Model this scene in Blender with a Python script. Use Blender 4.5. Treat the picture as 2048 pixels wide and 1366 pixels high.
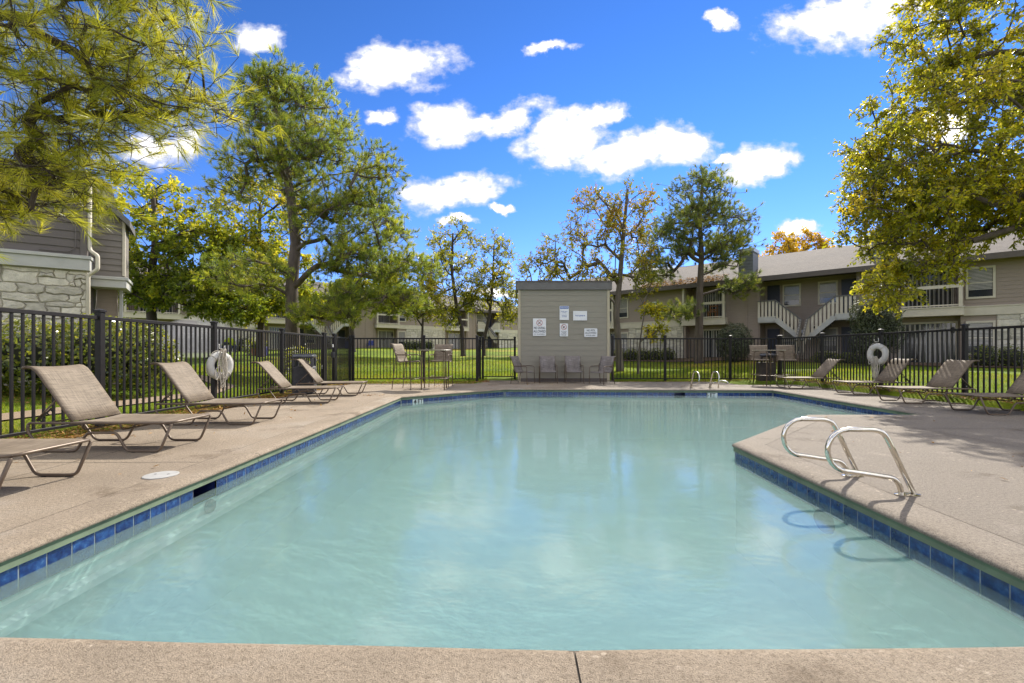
import bpy, bmesh, math, random
import numpy as np
from mathutils import Vector, Matrix, geometry

random.seed(7)
RNG = np.random.default_rng(11)
scene = bpy.context.scene
for o in list(bpy.data.objects):
    bpy.data.objects.remove(o)
C = scene.collection
R = math.radians

# ------------------------------------------------------------------ camera
cam_d = bpy.data.cameras.new('camera')
cam = bpy.data.objects.new('camera', cam_d)
C.objects.link(cam)
cam.location = (0, 0, 1.15)
cam.rotation_euler = (R(90), 0, 0)
cam_d.sensor_width = 36
cam_d.lens = 16.0
cam_d.shift_y = 21 / 2048
cam_d.clip_start = 0.05
cam_d.clip_end = 2500
scene.camera = cam

# ------------------------------------------------------------------ sun, sky, exposure
SUN_AZ, SUN_EL = R(30), R(41)
sv = Vector((math.sin(SUN_AZ) * math.cos(SUN_EL), math.cos(SUN_AZ) * math.cos(SUN_EL), math.sin(SUN_EL)))
sun_d = bpy.data.lights.new('sun', 'SUN')
sun_d.energy = 2.75
sun_d.angle = R(0.53)
sun_d.color = (1.0, 0.93, 0.82)
sun = bpy.data.objects.new('sun', sun_d)
C.objects.link(sun)
sun.rotation_euler = (-sv).to_track_quat('-Z', 'Y').to_euler()

world = bpy.data.worlds.new('World')
scene.world = world
world.use_nodes = True
wt = world.node_tree
wn, wl = wt.nodes, wt.links
bg = wn['Background']
bg.inputs['Strength'].default_value = 0.15
sky = wn.new('ShaderNodeTexSky')
sky.sky_type = 'NISHITA'
sky.sun_disc = False
sky.sun_elevation = SUN_EL
sky.sun_rotation = SUN_AZ
sky.air_density = 1.0
sky.dust_density = 0.0
sky.ozone_density = 2.5


def wmath(op, a, b=None, clamp=False):
    n = wn.new('ShaderNodeMath')
    n.operation = op
    n.use_clamp = clamp
    for i, v in enumerate((a, b)):
        if v is None:
            continue
        if isinstance(v, (int, float)):
            n.inputs[i].default_value = v
        else:
            wl.new(v, n.inputs[i])
    return n.outputs[0]


tc = wn.new('ShaderNodeTexCoord')
sep = wn.new('ShaderNodeSeparateXYZ')
wl.new(tc.outputs['Generated'], sep.inputs[0])
# clouds lie on a layer overhead; direction tangents around the +Y heading
ysafe = wmath('MAXIMUM', sep.outputs[1], 0.02)
cu = wmath('DIVIDE', sep.outputs[0], ysafe)
cv = wmath('DIVIDE', sep.outputs[2], ysafe)
cuv0 = wn.new('ShaderNodeCombineXYZ')
wl.new(cu, cuv0.inputs[0])
wl.new(cv, cuv0.inputs[1])
noi = wn.new('ShaderNodeTexNoise')
noi.inputs['Scale'].default_value = 7.0
noi.inputs['Detail'].default_value = 9.0
noi.inputs['Roughness'].default_value = 0.62
cuv = wn.new('ShaderNodeCombineXYZ')
wl.new(cu, cuv.inputs[0])
wl.new(wmath('MULTIPLY', cv, 1.5), cuv.inputs[1])
wl.new(cuv.outputs[0], noi.inputs['Vector'])
noi2 = wn.new('ShaderNodeTexNoise')
noi2.inputs['Scale'].default_value = 26.0
noi2.inputs['Detail'].default_value = 6.0
wl.new(cuv.outputs[0], noi2.inputs['Vector'])
# (u, v, ru, rv, tilt, strength)
CLOUDS = [(-.246, .628, .105, .058, .1, 1.0), (-.31, .60, .06, .03, -.1, .8),
          (-.15, .497, .085, .046, .15, 1.0), (-.02, .51, .095, .034, .25, 1.0),
          (.115, .465, .10, .056, .2, 1.0), (.195, .52, .065, .03, .6, .95), (.26, .442, .13, .045, .12, 1.0), (.355, .462, .075, .04, .0, 1.0),
          (-.125, .355, .11, .036, .1, 1.0), (-.02, .315, .05, .014, -.2, .6),
          (.555, .415, .085, .042, .35, 1.0), (.46, .42, .035, .014, 0, .75),
          (.735, .735, .15, .062, .25, 1.0), (.90, .82, .14, .07, .2, 1.0), (.075, .665, .062, .018, .25, .72), (-.295, .515, .055, .018, 0, .95),
          (.455, .73, .045, .024, -.4, .72), (-.56, .69, .055, .04, .2, .85), (.94, .50, .09, .06, 0, .95), (.625, .27, .05, .02, 0, .8),
          (-.115, .298, .05, .013, 0, .75), (.33, .17, .08, .02, 0, .8), (-.05, .13, .12, .02, 0, .7), (1.3, .62, .2, .07, .1, 1.0),
          (-.78, .45, .1, .05, .1, .9), (-1.35, .55, .2, .08, 0, 1.0), (-1.0, .85, .15, .06, 0, .9), (.3, 1.1, .2, .07, 0, .9), (-.4, 1.3, .22, .08, 0, .9)]
wrp = wn.new('ShaderNodeTexNoise')
wrp.inputs['Scale'].default_value = 11.0
wrp.inputs['Detail'].default_value = 7.0
wrp.inputs['Roughness'].default_value = 0.6
wl.new(cuv0.outputs[0], wrp.inputs['Vector'])
wsub = wn.new('ShaderNodeVectorMath')
wsub.operation = 'MULTIPLY_ADD'
wl.new(wrp.outputs['Color'], wsub.inputs[0])
wsub.inputs[1].default_value = (.15, .085, 0)
wsub.inputs[2].default_value = (-.075, -.0425, 0)
wadd = wn.new('ShaderNodeVectorMath')
wadd.operation = 'ADD'
wl.new(cuv0.outputs[0], wadd.inputs[0])
wl.new(wsub.outputs[0], wadd.inputs[1])
mask = None
for (u, v, ru, rv, tilt, st) in CLOUDS:
    mp_ = wn.new('ShaderNodeMapping')
    mp_.vector_type = 'TEXTURE'
    mp_.inputs['Location'].default_value = (u, v, 0)
    mp_.inputs['Rotation'].default_value = (0, 0, math.atan(tilt))
    mp_.inputs['Scale'].default_value = (ru * 1.22 * st, rv * 1.22 * st, 1)
    wl.new(wadd.outputs[0], mp_.inputs[0])
    ln_ = wn.new('ShaderNodeVectorMath')
    ln_.operation = 'LENGTH'
    wl.new(mp_.outputs[0], ln_.inputs[0])
    mask = ln_.outputs['Value'] if mask is None else wmath('MINIMUM', mask, ln_.outputs['Value'])
mask = wmath('SUBTRACT', 1.0, wmath('MINIMUM', mask, 1.9))
dens = wmath('MULTIPLY_ADD', wmath('SUBTRACT', noi.outputs[0], 0.5), 2.0)
wl.new(wmath('MULTIPLY', mask, 1.05), dens.node.inputs[2])
d2_ = wmath('MULTIPLY_ADD', wmath('SUBTRACT', noi2.outputs[0], 0.5), 0.75)
wl.new(dens, d2_.node.inputs[2])
dens = d2_
mr = wn.new('ShaderNodeMapRange')
mr.interpolation_type = 'SMOOTHSTEP'
mr.inputs['From Min'].default_value = -0.04
mr.inputs['From Max'].default_value = 0.56
wl.new(dens, mr.inputs['Value'])
front = wmath('GREATER_THAN', sep.outputs[1], 0.05)


def wstep(src, lo_, hi_):
    n = wn.new('ShaderNodeMapRange')
    n.interpolation_type = 'SMOOTHSTEP'
    n.inputs['From Min'].default_value = lo_
    n.inputs['From Max'].default_value = hi_
    wl.new(src, n.inputs['Value'])
    return n.outputs[0]


# outside the view: unseen denser cloud, added to lift and whiten ambient fill
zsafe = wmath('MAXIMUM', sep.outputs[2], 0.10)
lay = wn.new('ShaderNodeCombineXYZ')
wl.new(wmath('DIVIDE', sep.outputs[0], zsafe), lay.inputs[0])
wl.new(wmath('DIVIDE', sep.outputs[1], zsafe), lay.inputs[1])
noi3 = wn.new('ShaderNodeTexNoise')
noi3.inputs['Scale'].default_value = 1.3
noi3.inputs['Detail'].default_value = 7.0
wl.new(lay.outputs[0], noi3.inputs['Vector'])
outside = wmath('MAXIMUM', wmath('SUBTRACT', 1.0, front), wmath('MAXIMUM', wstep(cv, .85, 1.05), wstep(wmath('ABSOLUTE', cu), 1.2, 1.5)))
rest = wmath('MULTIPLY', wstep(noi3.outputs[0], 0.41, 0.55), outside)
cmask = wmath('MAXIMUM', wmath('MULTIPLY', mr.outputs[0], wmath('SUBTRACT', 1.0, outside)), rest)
gam = wn.new('ShaderNodeGamma')
gam.inputs['Gamma'].default_value = 1.5
wl.new(sky.outputs[0], gam.inputs[0])
tint = wn.new('ShaderNodeMix')
tint.data_type = 'RGBA'
tint.blend_type = 'MULTIPLY'
tint.inputs['Factor'].default_value = 1.0
wl.new(gam.outputs[0], tint.inputs['A'])
tgrad = wn.new('ShaderNodeMix')
tgrad.data_type = 'RGBA'
wl.new(wstep(sep.outputs[2], 0.0, 0.5), tgrad.inputs['Factor'])
tgrad.inputs['A'].default_value = (0.120, 0.122, 0.20, 1)
tgrad.inputs['B'].default_value = (0.106, 0.154, 0.20, 1)
wl.new(tgrad.outputs['Result'], tint.inputs['B'])
ccol = wn.new('ShaderNodeMix')
ccol.data_type = 'RGBA'
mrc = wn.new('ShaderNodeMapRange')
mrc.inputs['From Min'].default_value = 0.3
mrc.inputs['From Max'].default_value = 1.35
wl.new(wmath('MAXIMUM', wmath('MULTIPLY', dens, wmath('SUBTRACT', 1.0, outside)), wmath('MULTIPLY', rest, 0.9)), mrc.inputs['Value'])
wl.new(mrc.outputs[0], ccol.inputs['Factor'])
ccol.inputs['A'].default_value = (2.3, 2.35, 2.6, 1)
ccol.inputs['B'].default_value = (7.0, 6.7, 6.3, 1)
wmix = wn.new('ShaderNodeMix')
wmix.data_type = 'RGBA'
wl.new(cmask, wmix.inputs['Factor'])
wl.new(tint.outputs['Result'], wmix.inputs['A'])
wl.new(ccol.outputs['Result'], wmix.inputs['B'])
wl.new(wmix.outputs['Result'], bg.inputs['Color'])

vs = scene.view_settings
vs.view_transform = 'Standard'
vs.look = 'None'
vs.exposure = 1.45
vs.gamma = 1.0
vs.use_curve_mapping = False
scene.render.engine = 'CYCLES'
cy = scene.cycles
cy.use_denoising = True
cy.max_bounces = 8
cy.diffuse_bounces = 5
cy.glossy_bounces = 3
cy.transmission_bounces = 4
cy.transparent_max_bounces = 14
cy.sample_clamp_indirect = 6.0
cy.caustics_reflective = False
cy.caustics_refractive = False


# ------------------------------------------------------------------ materials
def nmat(name):
    m = bpy.data.materials.new(name)
    m.use_nodes = True
    return m, m.node_tree.nodes, m.node_tree.links, m.node_tree.nodes['Principled BSDF']


def c4(c):
    return (c[0], c[1], c[2], 1.0)


def texnoise(n, l, scale, detail=4, rough=.6, vec=None, stretch=None):
    t = n.new('ShaderNodeTexNoise')
    t.inputs['Scale'].default_value = scale
    t.inputs['Detail'].default_value = detail
    t.inputs['Roughness'].default_value = rough
    if vec is None:
        vec = n.new('ShaderNodeTexCoord').outputs['Object']
    if stretch:
        mp = n.new('ShaderNodeMapping')
        mp.inputs['Scale'].default_value = stretch
        l.new(vec, mp.inputs[0])
        vec = mp.outputs[0]
    l.new(vec, t.inputs['Vector'])
    return t


def ramp(n, l, src, stops):
    r = n.new('ShaderNodeValToRGB')
    e = r.color_ramp.elements
    while len(e) < len(stops):
        e.new(0.5)
    for i, (p, c) in enumerate(stops):
        e[i].position = p
        e[i].color = c4(c)
    l.new(src, r.inputs[0])
    return r


def mixc(n, l, fac, a, b, mode='MIX'):
    m = n.new('ShaderNodeMix')
    m.data_type = 'RGBA'
    m.blend_type = mode
    for key, v in (('Factor', fac), ('A', a), ('B', b)):
        if isinstance(v, (int, float)):
            m.inputs[key].default_value = v
        elif isinstance(v, tuple):
            m.inputs[key].default_value = c4(v)
        else:
            l.new(v, m.inputs[key])
    return m.outputs['Result']


def bump(n, l, b, height, strength, dist):
    bp = n.new('ShaderNodeBump')
    bp.inputs['Strength'].default_value = strength
    bp.inputs['Distance'].default_value = dist
    l.new(height, bp.inputs['Height'])
    l.new(bp.outputs[0], b.inputs['Normal'])
    return bp


def simple(name, col, rough=.6, var=.18, scale=6, metal=0.0, spec=.5, bscale=None, bstr=.2, bdist=.004, stretch=None, perobj=0.0):
    m, n, l, b = nmat(name)
    t = texnoise(n, l, scale, 5, stretch=stretch)
    lo = tuple(max(0, x * (1 - var)) for x in col)
    hi = tuple(min(1, x * (1 + var)) for x in col)
    out = ramp(n, l, t.outputs[0], [(.3, lo), (.7, hi)]).outputs[0]
    if perobj:
        oi = n.new('ShaderNodeObjectInfo')
        r2 = ramp(n, l, oi.outputs['Random'], [(0, (1 - perobj,) * 3), (1, (1 + perobj * .6,) * 3)])
        out = mixc(n, l, 1.0, out, r2.outputs[0], 'MULTIPLY')
    l.new(out, b.inputs['Base Color'])
    b.inputs['Roughness'].default_value = rough
    b.inputs['Metallic'].default_value = metal
    b.inputs['Specular IOR Level'].default_value = spec
    if bscale:
        t2 = texnoise(n, l, bscale, 4, stretch=stretch)
        bump(n, l, b, t2.outputs[0], bstr, bdist)
    return m


M = {}


def concrete(name, base, grey, big=.6, right=None):
    m, n, l, b = nmat(name)
    a = texnoise(n, l, big, 6, .6)
    f = texnoise(n, l, 45, 8, .75)
    s = texnoise(n, l, 170, 3, .6)
    c1 = ramp(n, l, a.outputs[0], [(.3, tuple(x * .82 for x in base)), (.52, base), (.72, grey)]).outputs[0]
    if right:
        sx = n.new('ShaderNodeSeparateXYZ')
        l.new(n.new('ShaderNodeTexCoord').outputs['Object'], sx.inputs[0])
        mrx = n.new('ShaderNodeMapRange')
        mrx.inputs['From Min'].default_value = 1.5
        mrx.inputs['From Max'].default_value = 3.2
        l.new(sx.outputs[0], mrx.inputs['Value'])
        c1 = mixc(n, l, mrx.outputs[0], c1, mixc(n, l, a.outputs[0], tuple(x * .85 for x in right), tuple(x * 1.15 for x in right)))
    st_ = texnoise(n, l, 1.1, 5, .65)
    c1 = mixc(n, l, 1.0, c1, ramp(n, l, st_.outputs[0], [(.33, (.66, .63, .60)), (.43, (1, 1, 1)), (.60, (1, 1, 1)), (.68, (1.18, 1.18, 1.19))]).outputs[0], 'MULTIPLY')
    c2 = ramp(n, l, f.outputs[0], [(.3, (.55, .52, .48)), (.5, (1, 1, 1)), (.74, (1.35, 1.34, 1.32))]).outputs[0]
    c3 = ramp(n, l, s.outputs[0], [(.30, (.45, .42, .38)), (.46, (1, 1, 1)), (.74, (1.3, 1.3, 1.3))]).outputs[0]
    out = mixc(n, l, 1.0, mixc(n, l, 1.0, c1, c2, 'MULTIPLY'), c3, 'MULTIPLY')
    # pale worn flakes of aggregate
    v = n.new('ShaderNodeTexVoronoi')
    v.inputs['Scale'].default_value = 18
    wv = n.new('ShaderNodeVectorMath')
    wv.operation = 'ADD'
    tcc = n.new('ShaderNodeTexCoord')
    l.new(tcc.outputs['Object'], wv.inputs[0])
    wn2 = texnoise(n, l, 40, 2)
    sc = n.new('ShaderNodeVectorMath')
    sc.operation = 'SCALE'
    sc.inputs['Scale'].default_value = .03
    l.new(wn2.outputs['Color'], sc.inputs[0])
    l.new(sc.outputs[0], wv.inputs[1])
    l.new(wv.outputs[0], v.inputs['Vector'])
    big2 = texnoise(n, l, 3.2, 2)
    thr = n.new('ShaderNodeMath')
    thr.operation = 'MULTIPLY'
    l.new(ramp(n, l, v.outputs['Distance'], [(.16, (1, 1, 1)), (.24, (0, 0, 0))]).outputs[0], thr.inputs[0])
    l.new(ramp(n, l, big2.outputs[0], [(.55, (0, 0, 0)), (.64, (.75, .75, .75))]).outputs[0], thr.inputs[1])
    out = mixc(n, l, thr.outputs[0], out, tuple(min(.8, x * 1.35 + .06) for x in base))
    l.new(out, b.inputs['Base Color'])
    b.inputs['Roughness'].default_value = .8
    b.inputs['Specular IOR Level'].default_value = .22
    add = n.new('ShaderNodeMath')
    add.operation = 'ADD'
    l.new(f.outputs[0], add.inputs[0])
    l.new(s.outputs[0], add.inputs[1])
    bump(n, l, b, add.outputs[0], .9, .010)
    return m


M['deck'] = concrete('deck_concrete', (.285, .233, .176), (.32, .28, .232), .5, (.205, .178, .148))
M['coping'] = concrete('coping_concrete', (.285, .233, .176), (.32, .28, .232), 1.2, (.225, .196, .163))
M['path'] = concrete('path_concrete', (.30, .23, .16), (.30, .25, .19))
M['joint'] = simple('joint_filler', (.10, .085, .065), .9, .4, 9)
M['green_face'] = simple('green_coping_face', (.115, .16, .10), .65, .22, 5, bscale=60, bstr=.3, bdist=.003)
M['fence'] = simple('fence_powdercoat', (.014, .012, .0125), .5, .35, 14, spec=.28, bscale=90, bstr=.06, bdist=.002)
M['bronze'] = simple('bronze_tube', (.135, .098, .068), .42, .2, 8, metal=.25)
M['steel'] = simple('stainless_steel', (.72, .68, .60), .13, .08, 20, metal=1.0)
M['white_plastic'] = simple('white_plastic', (.52, .51, .48), .45, .12, 9)
M['rope'] = simple('rope', (.50, .46, .39), .9, .3, 60, bscale=90, bstr=.7, bdist=.008)
M['bin'] = simple('bin_grey', (.05, .05, .058), .5, .25, 7, bscale=60, bstr=.15)
M['bin_brown'] = simple('bin_brown', (.055, .042, .036), .6, .25, 7, bscale=60, bstr=.15)
M['bin_lid'] = simple('bin_lid', (.07, .075, .09), .3, .2, 7)
M['table'] = simple('table_top', (.28, .25, .19), .4, .12, 8)
M['trim'] = simple('cream_trim', (.58, .53, .43), .6, .08, 3, bscale=30, bstr=.08)
M['trim_grey'] = simple('pale_grey_trim', (.46, .46, .44), .6, .08, 3)
M['siding_dark'] = simple('siding_dark', (.13, .112, .105), .65, .1, 2, stretch=(1, 1, 14), bscale=25, bstr=.1)
M['siding_mid'] = simple('siding_taupe', (.31, .25, .205), .65, .1, 2, stretch=(1, 1, 14), bscale=25, bstr=.1)
M['siding_wing'] = simple('siding_wing', (.20, .178, .158), .65, .1, 2, stretch=(1, 1, 14), bscale=25, bstr=.1)
M['shed_siding'] = simple('shed_siding', (.262, .242, .19), .62, .08, 2.5, stretch=(1, 1, 12), bscale=22, bstr=.12)
M['shed_trim'] = simple('shed_trim', (.43, .38, .265), .6, .08, 4)
M['fascia'] = simple('brown_fascia', (.095, .078, .068), .6, .12, 4)
M['fascia_grey'] = simple('grey_fascia', (.13, .125, .12), .6, .1, 4)
M['stone'] = simple('cream_stone', (.60, .56, .47), .85, .2, 5, bscale=18, bstr=.8, bdist=.03, perobj=.22)
M['mortar'] = simple('mortar', (.40, .37, .31), .95, .2, 12, bscale=40, bstr=.5)
M['glass'] = simple('window_glass', (.03, .035, .045), .06, .3, 1.2, spec=.8)
M['blind'] = simple('blind', (.42, .40, .37), .7, .1, 6)
M['door'] = simple('dark_blue_door', (.028, .032, .055), .5, .15, 4)
M['dark_in'] = simple('dark_interior', (.06, .05, .045), .8, .2, 3)
M['chim_cap'] = simple('chimney_cap', (.40, .46, .52), .4, .1, 4)
M['wood'] = simple('orange_wood', (.34, .15, .05), .6, .2, 9)
M['tile_white'] = simple('white_tile', (.72, .76, .74), .15, .06, 9)
M['black'] = simple('black_paint', (.012, .012, .014), .4, .2, 8)
M['dark_text'] = simple('dark_lettering', (.03, .035, .045), .5, .2, 8)
M['blue_text'] = simple('blue_lettering', (.03, .10, .36), .5, .1, 8)
M['red_mark'] = simple('red_marking', (.36, .05, .03), .5, .1, 8)
M['sign'] = simple('sign_white', (.72, .73, .74), .42, .07, 6)
M['plaster'] = simple('pool_plaster', (.66, .84, .81), .7, .06, 1.5)
M['ledge'] = simple('pool_ledge', (.82, .88, .86), .6, .05, 6)
M['niche'] = simple('pool_fitting', (.10, .17, .17), .6, .1, 6)
M['skim'] = simple('skimmer_inside', (.012, .02, .09), .4, .2, 6)
M['bluebin'] = simple('blue_plastic', (.02, .035, .20), .5, .1, 6)
M['purple'] = simple('purple_plastic', (.20, .16, .42), .5, .1, 6)
M['terracotta'] = simple('terracotta', (.36, .17, .09), .8, .15, 8)
M['hivis'] = simple('hivis_cloth', (.52, .62, .02), .8, .1, 9)
M['skin'] = simple('skin', (.35, .2, .13), .6, .1, 9)
M['denim'] = simple('dark_trousers', (.04, .05, .09), .8, .2, 9)
M['orange'] = simple('orange_plastic', (.6, .13, .02), .5, .1, 9)


def tilemat():
    m, n, l, b = nmat('blue_glazed_tile')
    t = texnoise(n, l, 16, 6, .65)
    t.noise_dimensions = '4D'
    oi = n.new('ShaderNodeObjectInfo')
    mw_ = n.new('ShaderNodeMath')
    mw_.operation = 'MULTIPLY'
    mw_.inputs[1].default_value = 60
    l.new(oi.outputs['Random'], mw_.inputs[0])
    l.new(mw_.outputs[0], t.inputs['W'])
    c = ramp(n, l, t.outputs[0], [(.28, (.003, .010, .05)), (.46, (.007, .028, .14)), (.60, (.02, .075, .24)), (.74, (.10, .19, .33))]).outputs[0]
    o2 = ramp(n, l, oi.outputs['Random'], [(0, (.62, .66, .72)), (.5, (1, 1, 1)), (1, (1.25, 1.15, 1.05))]).outputs[0]
    l.new(mixc(n, l, 1, c, o2, 'MULTIPLY'), b.inputs['Base Color'])
    b.inputs['Roughness'].default_value = .16
    b.inputs['Coat Weight'].default_value = .4
    t2 = texnoise(n, l, 9, 2)
    bump(n, l, b, t2.outputs[0], .12, .01)
    return m


M['tile'] = tilemat()
M['grout'] = simple('grout', (.20, .235, .26), .8, .15, 20)


def sling(name, a, bcol):
    m, n, l, b = nmat(name)
    t1 = texnoise(n, l, 9, 3, .6, stretch=(14, .6, .6))
    t2 = texnoise(n, l, 9, 3, .6, stretch=(.6, 14, .6))
    t3 = texnoise(n, l, 2.5, 4)
    mm = n.new('ShaderNodeMath')
    mm.operation = 'ADD'
    l.new(t1.outputs[0], mm.inputs[0])
    l.new(t2.outputs[0], mm.inputs[1])
    m2 = n.new('ShaderNodeMath')
    m2.operation = 'MULTIPLY'
    m2.inputs[1].default_value = .5
    l.new(mm.outputs[0], m2.inputs[0])
    c = ramp(n, l, m2.outputs[0], [(.36, a), (.62, bcol)]).outputs[0]
    d = ramp(n, l, t3.outputs[0], [(.3, (.8, .78, .74)), (.65, (1.08, 1.08, 1.08))]).outputs[0]
    col = mixc(n, l, 1, c, d, 'MULTIPLY')
    l.new(col, b.inputs['Base Color'])
    b.inputs['Roughness'].default_value = .7
    tr = n.new('ShaderNodeBsdfTranslucent')
    l.new(col, tr.inputs[0])
    mx = n.new('ShaderNodeMixShader')
    mx.inputs[0].default_value = .32
    l.new(b.outputs[0], mx.inputs[1])
    l.new(tr.outputs[0], mx.inputs[2])
    l.new(mx.outputs[0], n['Material Output'].inputs[0])
    bump(n, l, b, m2.outputs[0], .4, .003)
    return m


M['sling'] = sling('sling_fabric', (.155, .12, .085), (.345, .28, .21))
M['sling_grey'] = sling('sling_fabric_grey', (.17, .15, .145), (.36, .325, .31))


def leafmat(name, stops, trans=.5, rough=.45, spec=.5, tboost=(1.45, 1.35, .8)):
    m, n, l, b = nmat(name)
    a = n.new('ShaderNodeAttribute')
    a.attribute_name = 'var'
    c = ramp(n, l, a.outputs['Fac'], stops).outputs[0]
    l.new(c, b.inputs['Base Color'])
    b.inputs['Roughness'].default_value = rough
    b.inputs['Specular IOR Level'].default_value = spec
    tr = n.new('ShaderNodeBsdfTranslucent')
    l.new(mixc(n, l, 1, c, tboost, 'MULTIPLY'), tr.inputs[0])
    mx = n.new('ShaderNodeMixShader')
    mx.inputs[0].default_value = trans
    l.new(b.outputs[0], mx.inputs[1])
    l.new(tr.outputs[0], mx.inputs[2])
    l.new(mx.outputs[0], n['Material Output'].inputs[0])
    return m


M['leaf_yellow'] = leafmat('leaves_yellow_green', [(0, (.14, .165, .014)), (.4, (.31, .325, .024)), (.75, (.45, .42, .032)), (1, (.60, .49, .045))], .66, .32, .8)
M['leaf_green'] = leafmat('leaves_green', [(0, (.10, .145, .02)), (.45, (.24, .295, .03)), (.8, (.39, .39, .035)), (1, (.56, .49, .045))], .62, .4, .6)
M['leaf_rust'] = leafmat('leaves_rust', [(0, (.17, .20, .02)), (.4, (.31, .31, .03)), (.75, (.39, .29, .03)), (1, (.40, .22, .03))], .45, .5, .4)
M['leaf_gold'] = leafmat('leaves_gold', [(0, (.28, .20, .015)), (.5, (.5, .34, .022)), (1, (.62, .42, .04))], .5, .45, .4)
M['leaf_hedge'] = leafmat('leaves_hedge', [(0, (.05, .085, .018)), (.5, (.15, .19, .03)), (1, (.40, .38, .05))], .45, .25, .9)
M['leaf_grey'] = leafmat('leaves_greyish', [(0, (.045, .06, .038)), (.5, (.10, .12, .075)), (1, (.18, .19, .11))], .25, .5, .4)
M['needle'] = leafmat('pine_needles', [(0, (.10, .15, .035)), (.5, (.24, .31, .05)), (1, (.48, .47, .06))], .6, .4, .6)
M['needle_near'] = leafmat('pine_needles_near', [(0, (.16, .20, .022)), (.5, (.335, .36, .035)), (1, (.57, .54, .06))], .6, .35, .7)
M['needle_blue'] = leafmat('pine_needles_dark', [(0, (.075, .115, .045)), (.5, (.17, .225, .055)), (1, (.36, .38, .06))], .52, .45, .5)
M['litter'] = leafmat('fallen_leaf', [(0, (.14, .07, .025)), (.5, (.30, .16, .05)), (1, (.42, .26, .08))], .2, .7, .3)
M['flower'] = leafmat('white_flowers', [(0, (.5, .5, .45)), (1, (.8, .8, .75))], .4, .6, .3, (1, 1, 1))
M['grass_blade'] = leafmat('grass_blades', [(0, (.08, .14, .012)), (.5, (.18, .25, .018)), (.85, (.30, .32, .025)), (1, (.46, .32, .08))], .5, .5, .4)
M['bark'] = simple('bark', (.105, .082, .066), .9, .4, 7, stretch=(1, 1, .25), bscale=16, bstr=.9, bdist=.03)
M['bark_dark'] = simple('bark_dark', (.055, .042, .034), .9, .4, 7, stretch=(1, 1, .25), bscale=16, bstr=.9, bdist=.03)
M['bark_grey'] = simple('bark_grey', (.12, .10, .08), .9, .35, 7, stretch=(1, 1, .25), bscale=16, bstr=.8, bdist=.02)
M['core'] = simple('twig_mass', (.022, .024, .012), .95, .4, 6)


def lawnmat():
    m, n, l, b = nmat('lawn')
    a = texnoise(n, l, .35, 5)
    f = texnoise(n, l, 28, 4, .7)
    d = texnoise(n, l, .12, 4)
    c = ramp(n, l, a.outputs[0], [(.3, (.09, .145, .012)), (.55, (.16, .225, .015)), (.75, (.25, .27, .022))]).outputs[0]
    c = mixc(n, l, 1, c, ramp(n, l, f.outputs[0], [(.3, (.55, .6, .5)), (.7, (1.25, 1.2, 1.1))]).outputs[0], 'MULTIPLY')
    c = mixc(n, l, ramp(n, l, d.outputs[0], [(.52, (0, 0, 0)), (.7, (.8, .8, .8))]).outputs[0], c, (.36, .23, .05))
    l.new(c, b.inputs['Base Color'])
    b.inputs['Roughness'].default_value = .9
    b.inputs['Specular IOR Level'].default_value = .15
    bump(n, l, b, f.outputs[0], .8, .05)
    return m


M['lawn'] = lawnmat()
M['mulch'] = simple('mulch', (.12, .078, .048), .95, .45, 22, bscale=30, bstr=.9, bdist=.04)


def roofmat():
    m, n, l, b = nmat('roof_shingles')
    t = texnoise(n, l, 9, 5, .7, stretch=(.35, 1, 1))
    t2 = texnoise(n, l, .5, 4)
    w = n.new('ShaderNodeTexWave')
    w.bands_direction = 'Y'
    w.inputs['Scale'].default_value = 2.4
    w.inputs['Distortion'].default_value = .6
    l.new(n.new('ShaderNodeTexCoord').outputs['Object'], w.inputs['Vector'])
    c = ramp(n, l, t.outputs[0], [(.3, (.075, .063, .055)), (.7, (.14, .122, .108))]).outputs[0]
    c = mixc(n, l, 1, c, ramp(n, l, t2.outputs[0], [(.3, (.85, .85, .85)), (.7, (1.1, 1.08, 1.05))]).outputs[0], 'MULTIPLY')
    c = mixc(n, l, 1, c, ramp(n, l, w.outputs[0], [(0, (.82, .82, .82)), (.4, (1, 1, 1))]).outputs[0], 'MULTIPLY')
    l.new(c, b.inputs['Base Color'])
    b.inputs['Roughness'].default_value = .9
    bump(n, l, b, t.outputs[0], .5, .03)
    return m


M['roof'] = roofmat()


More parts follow.
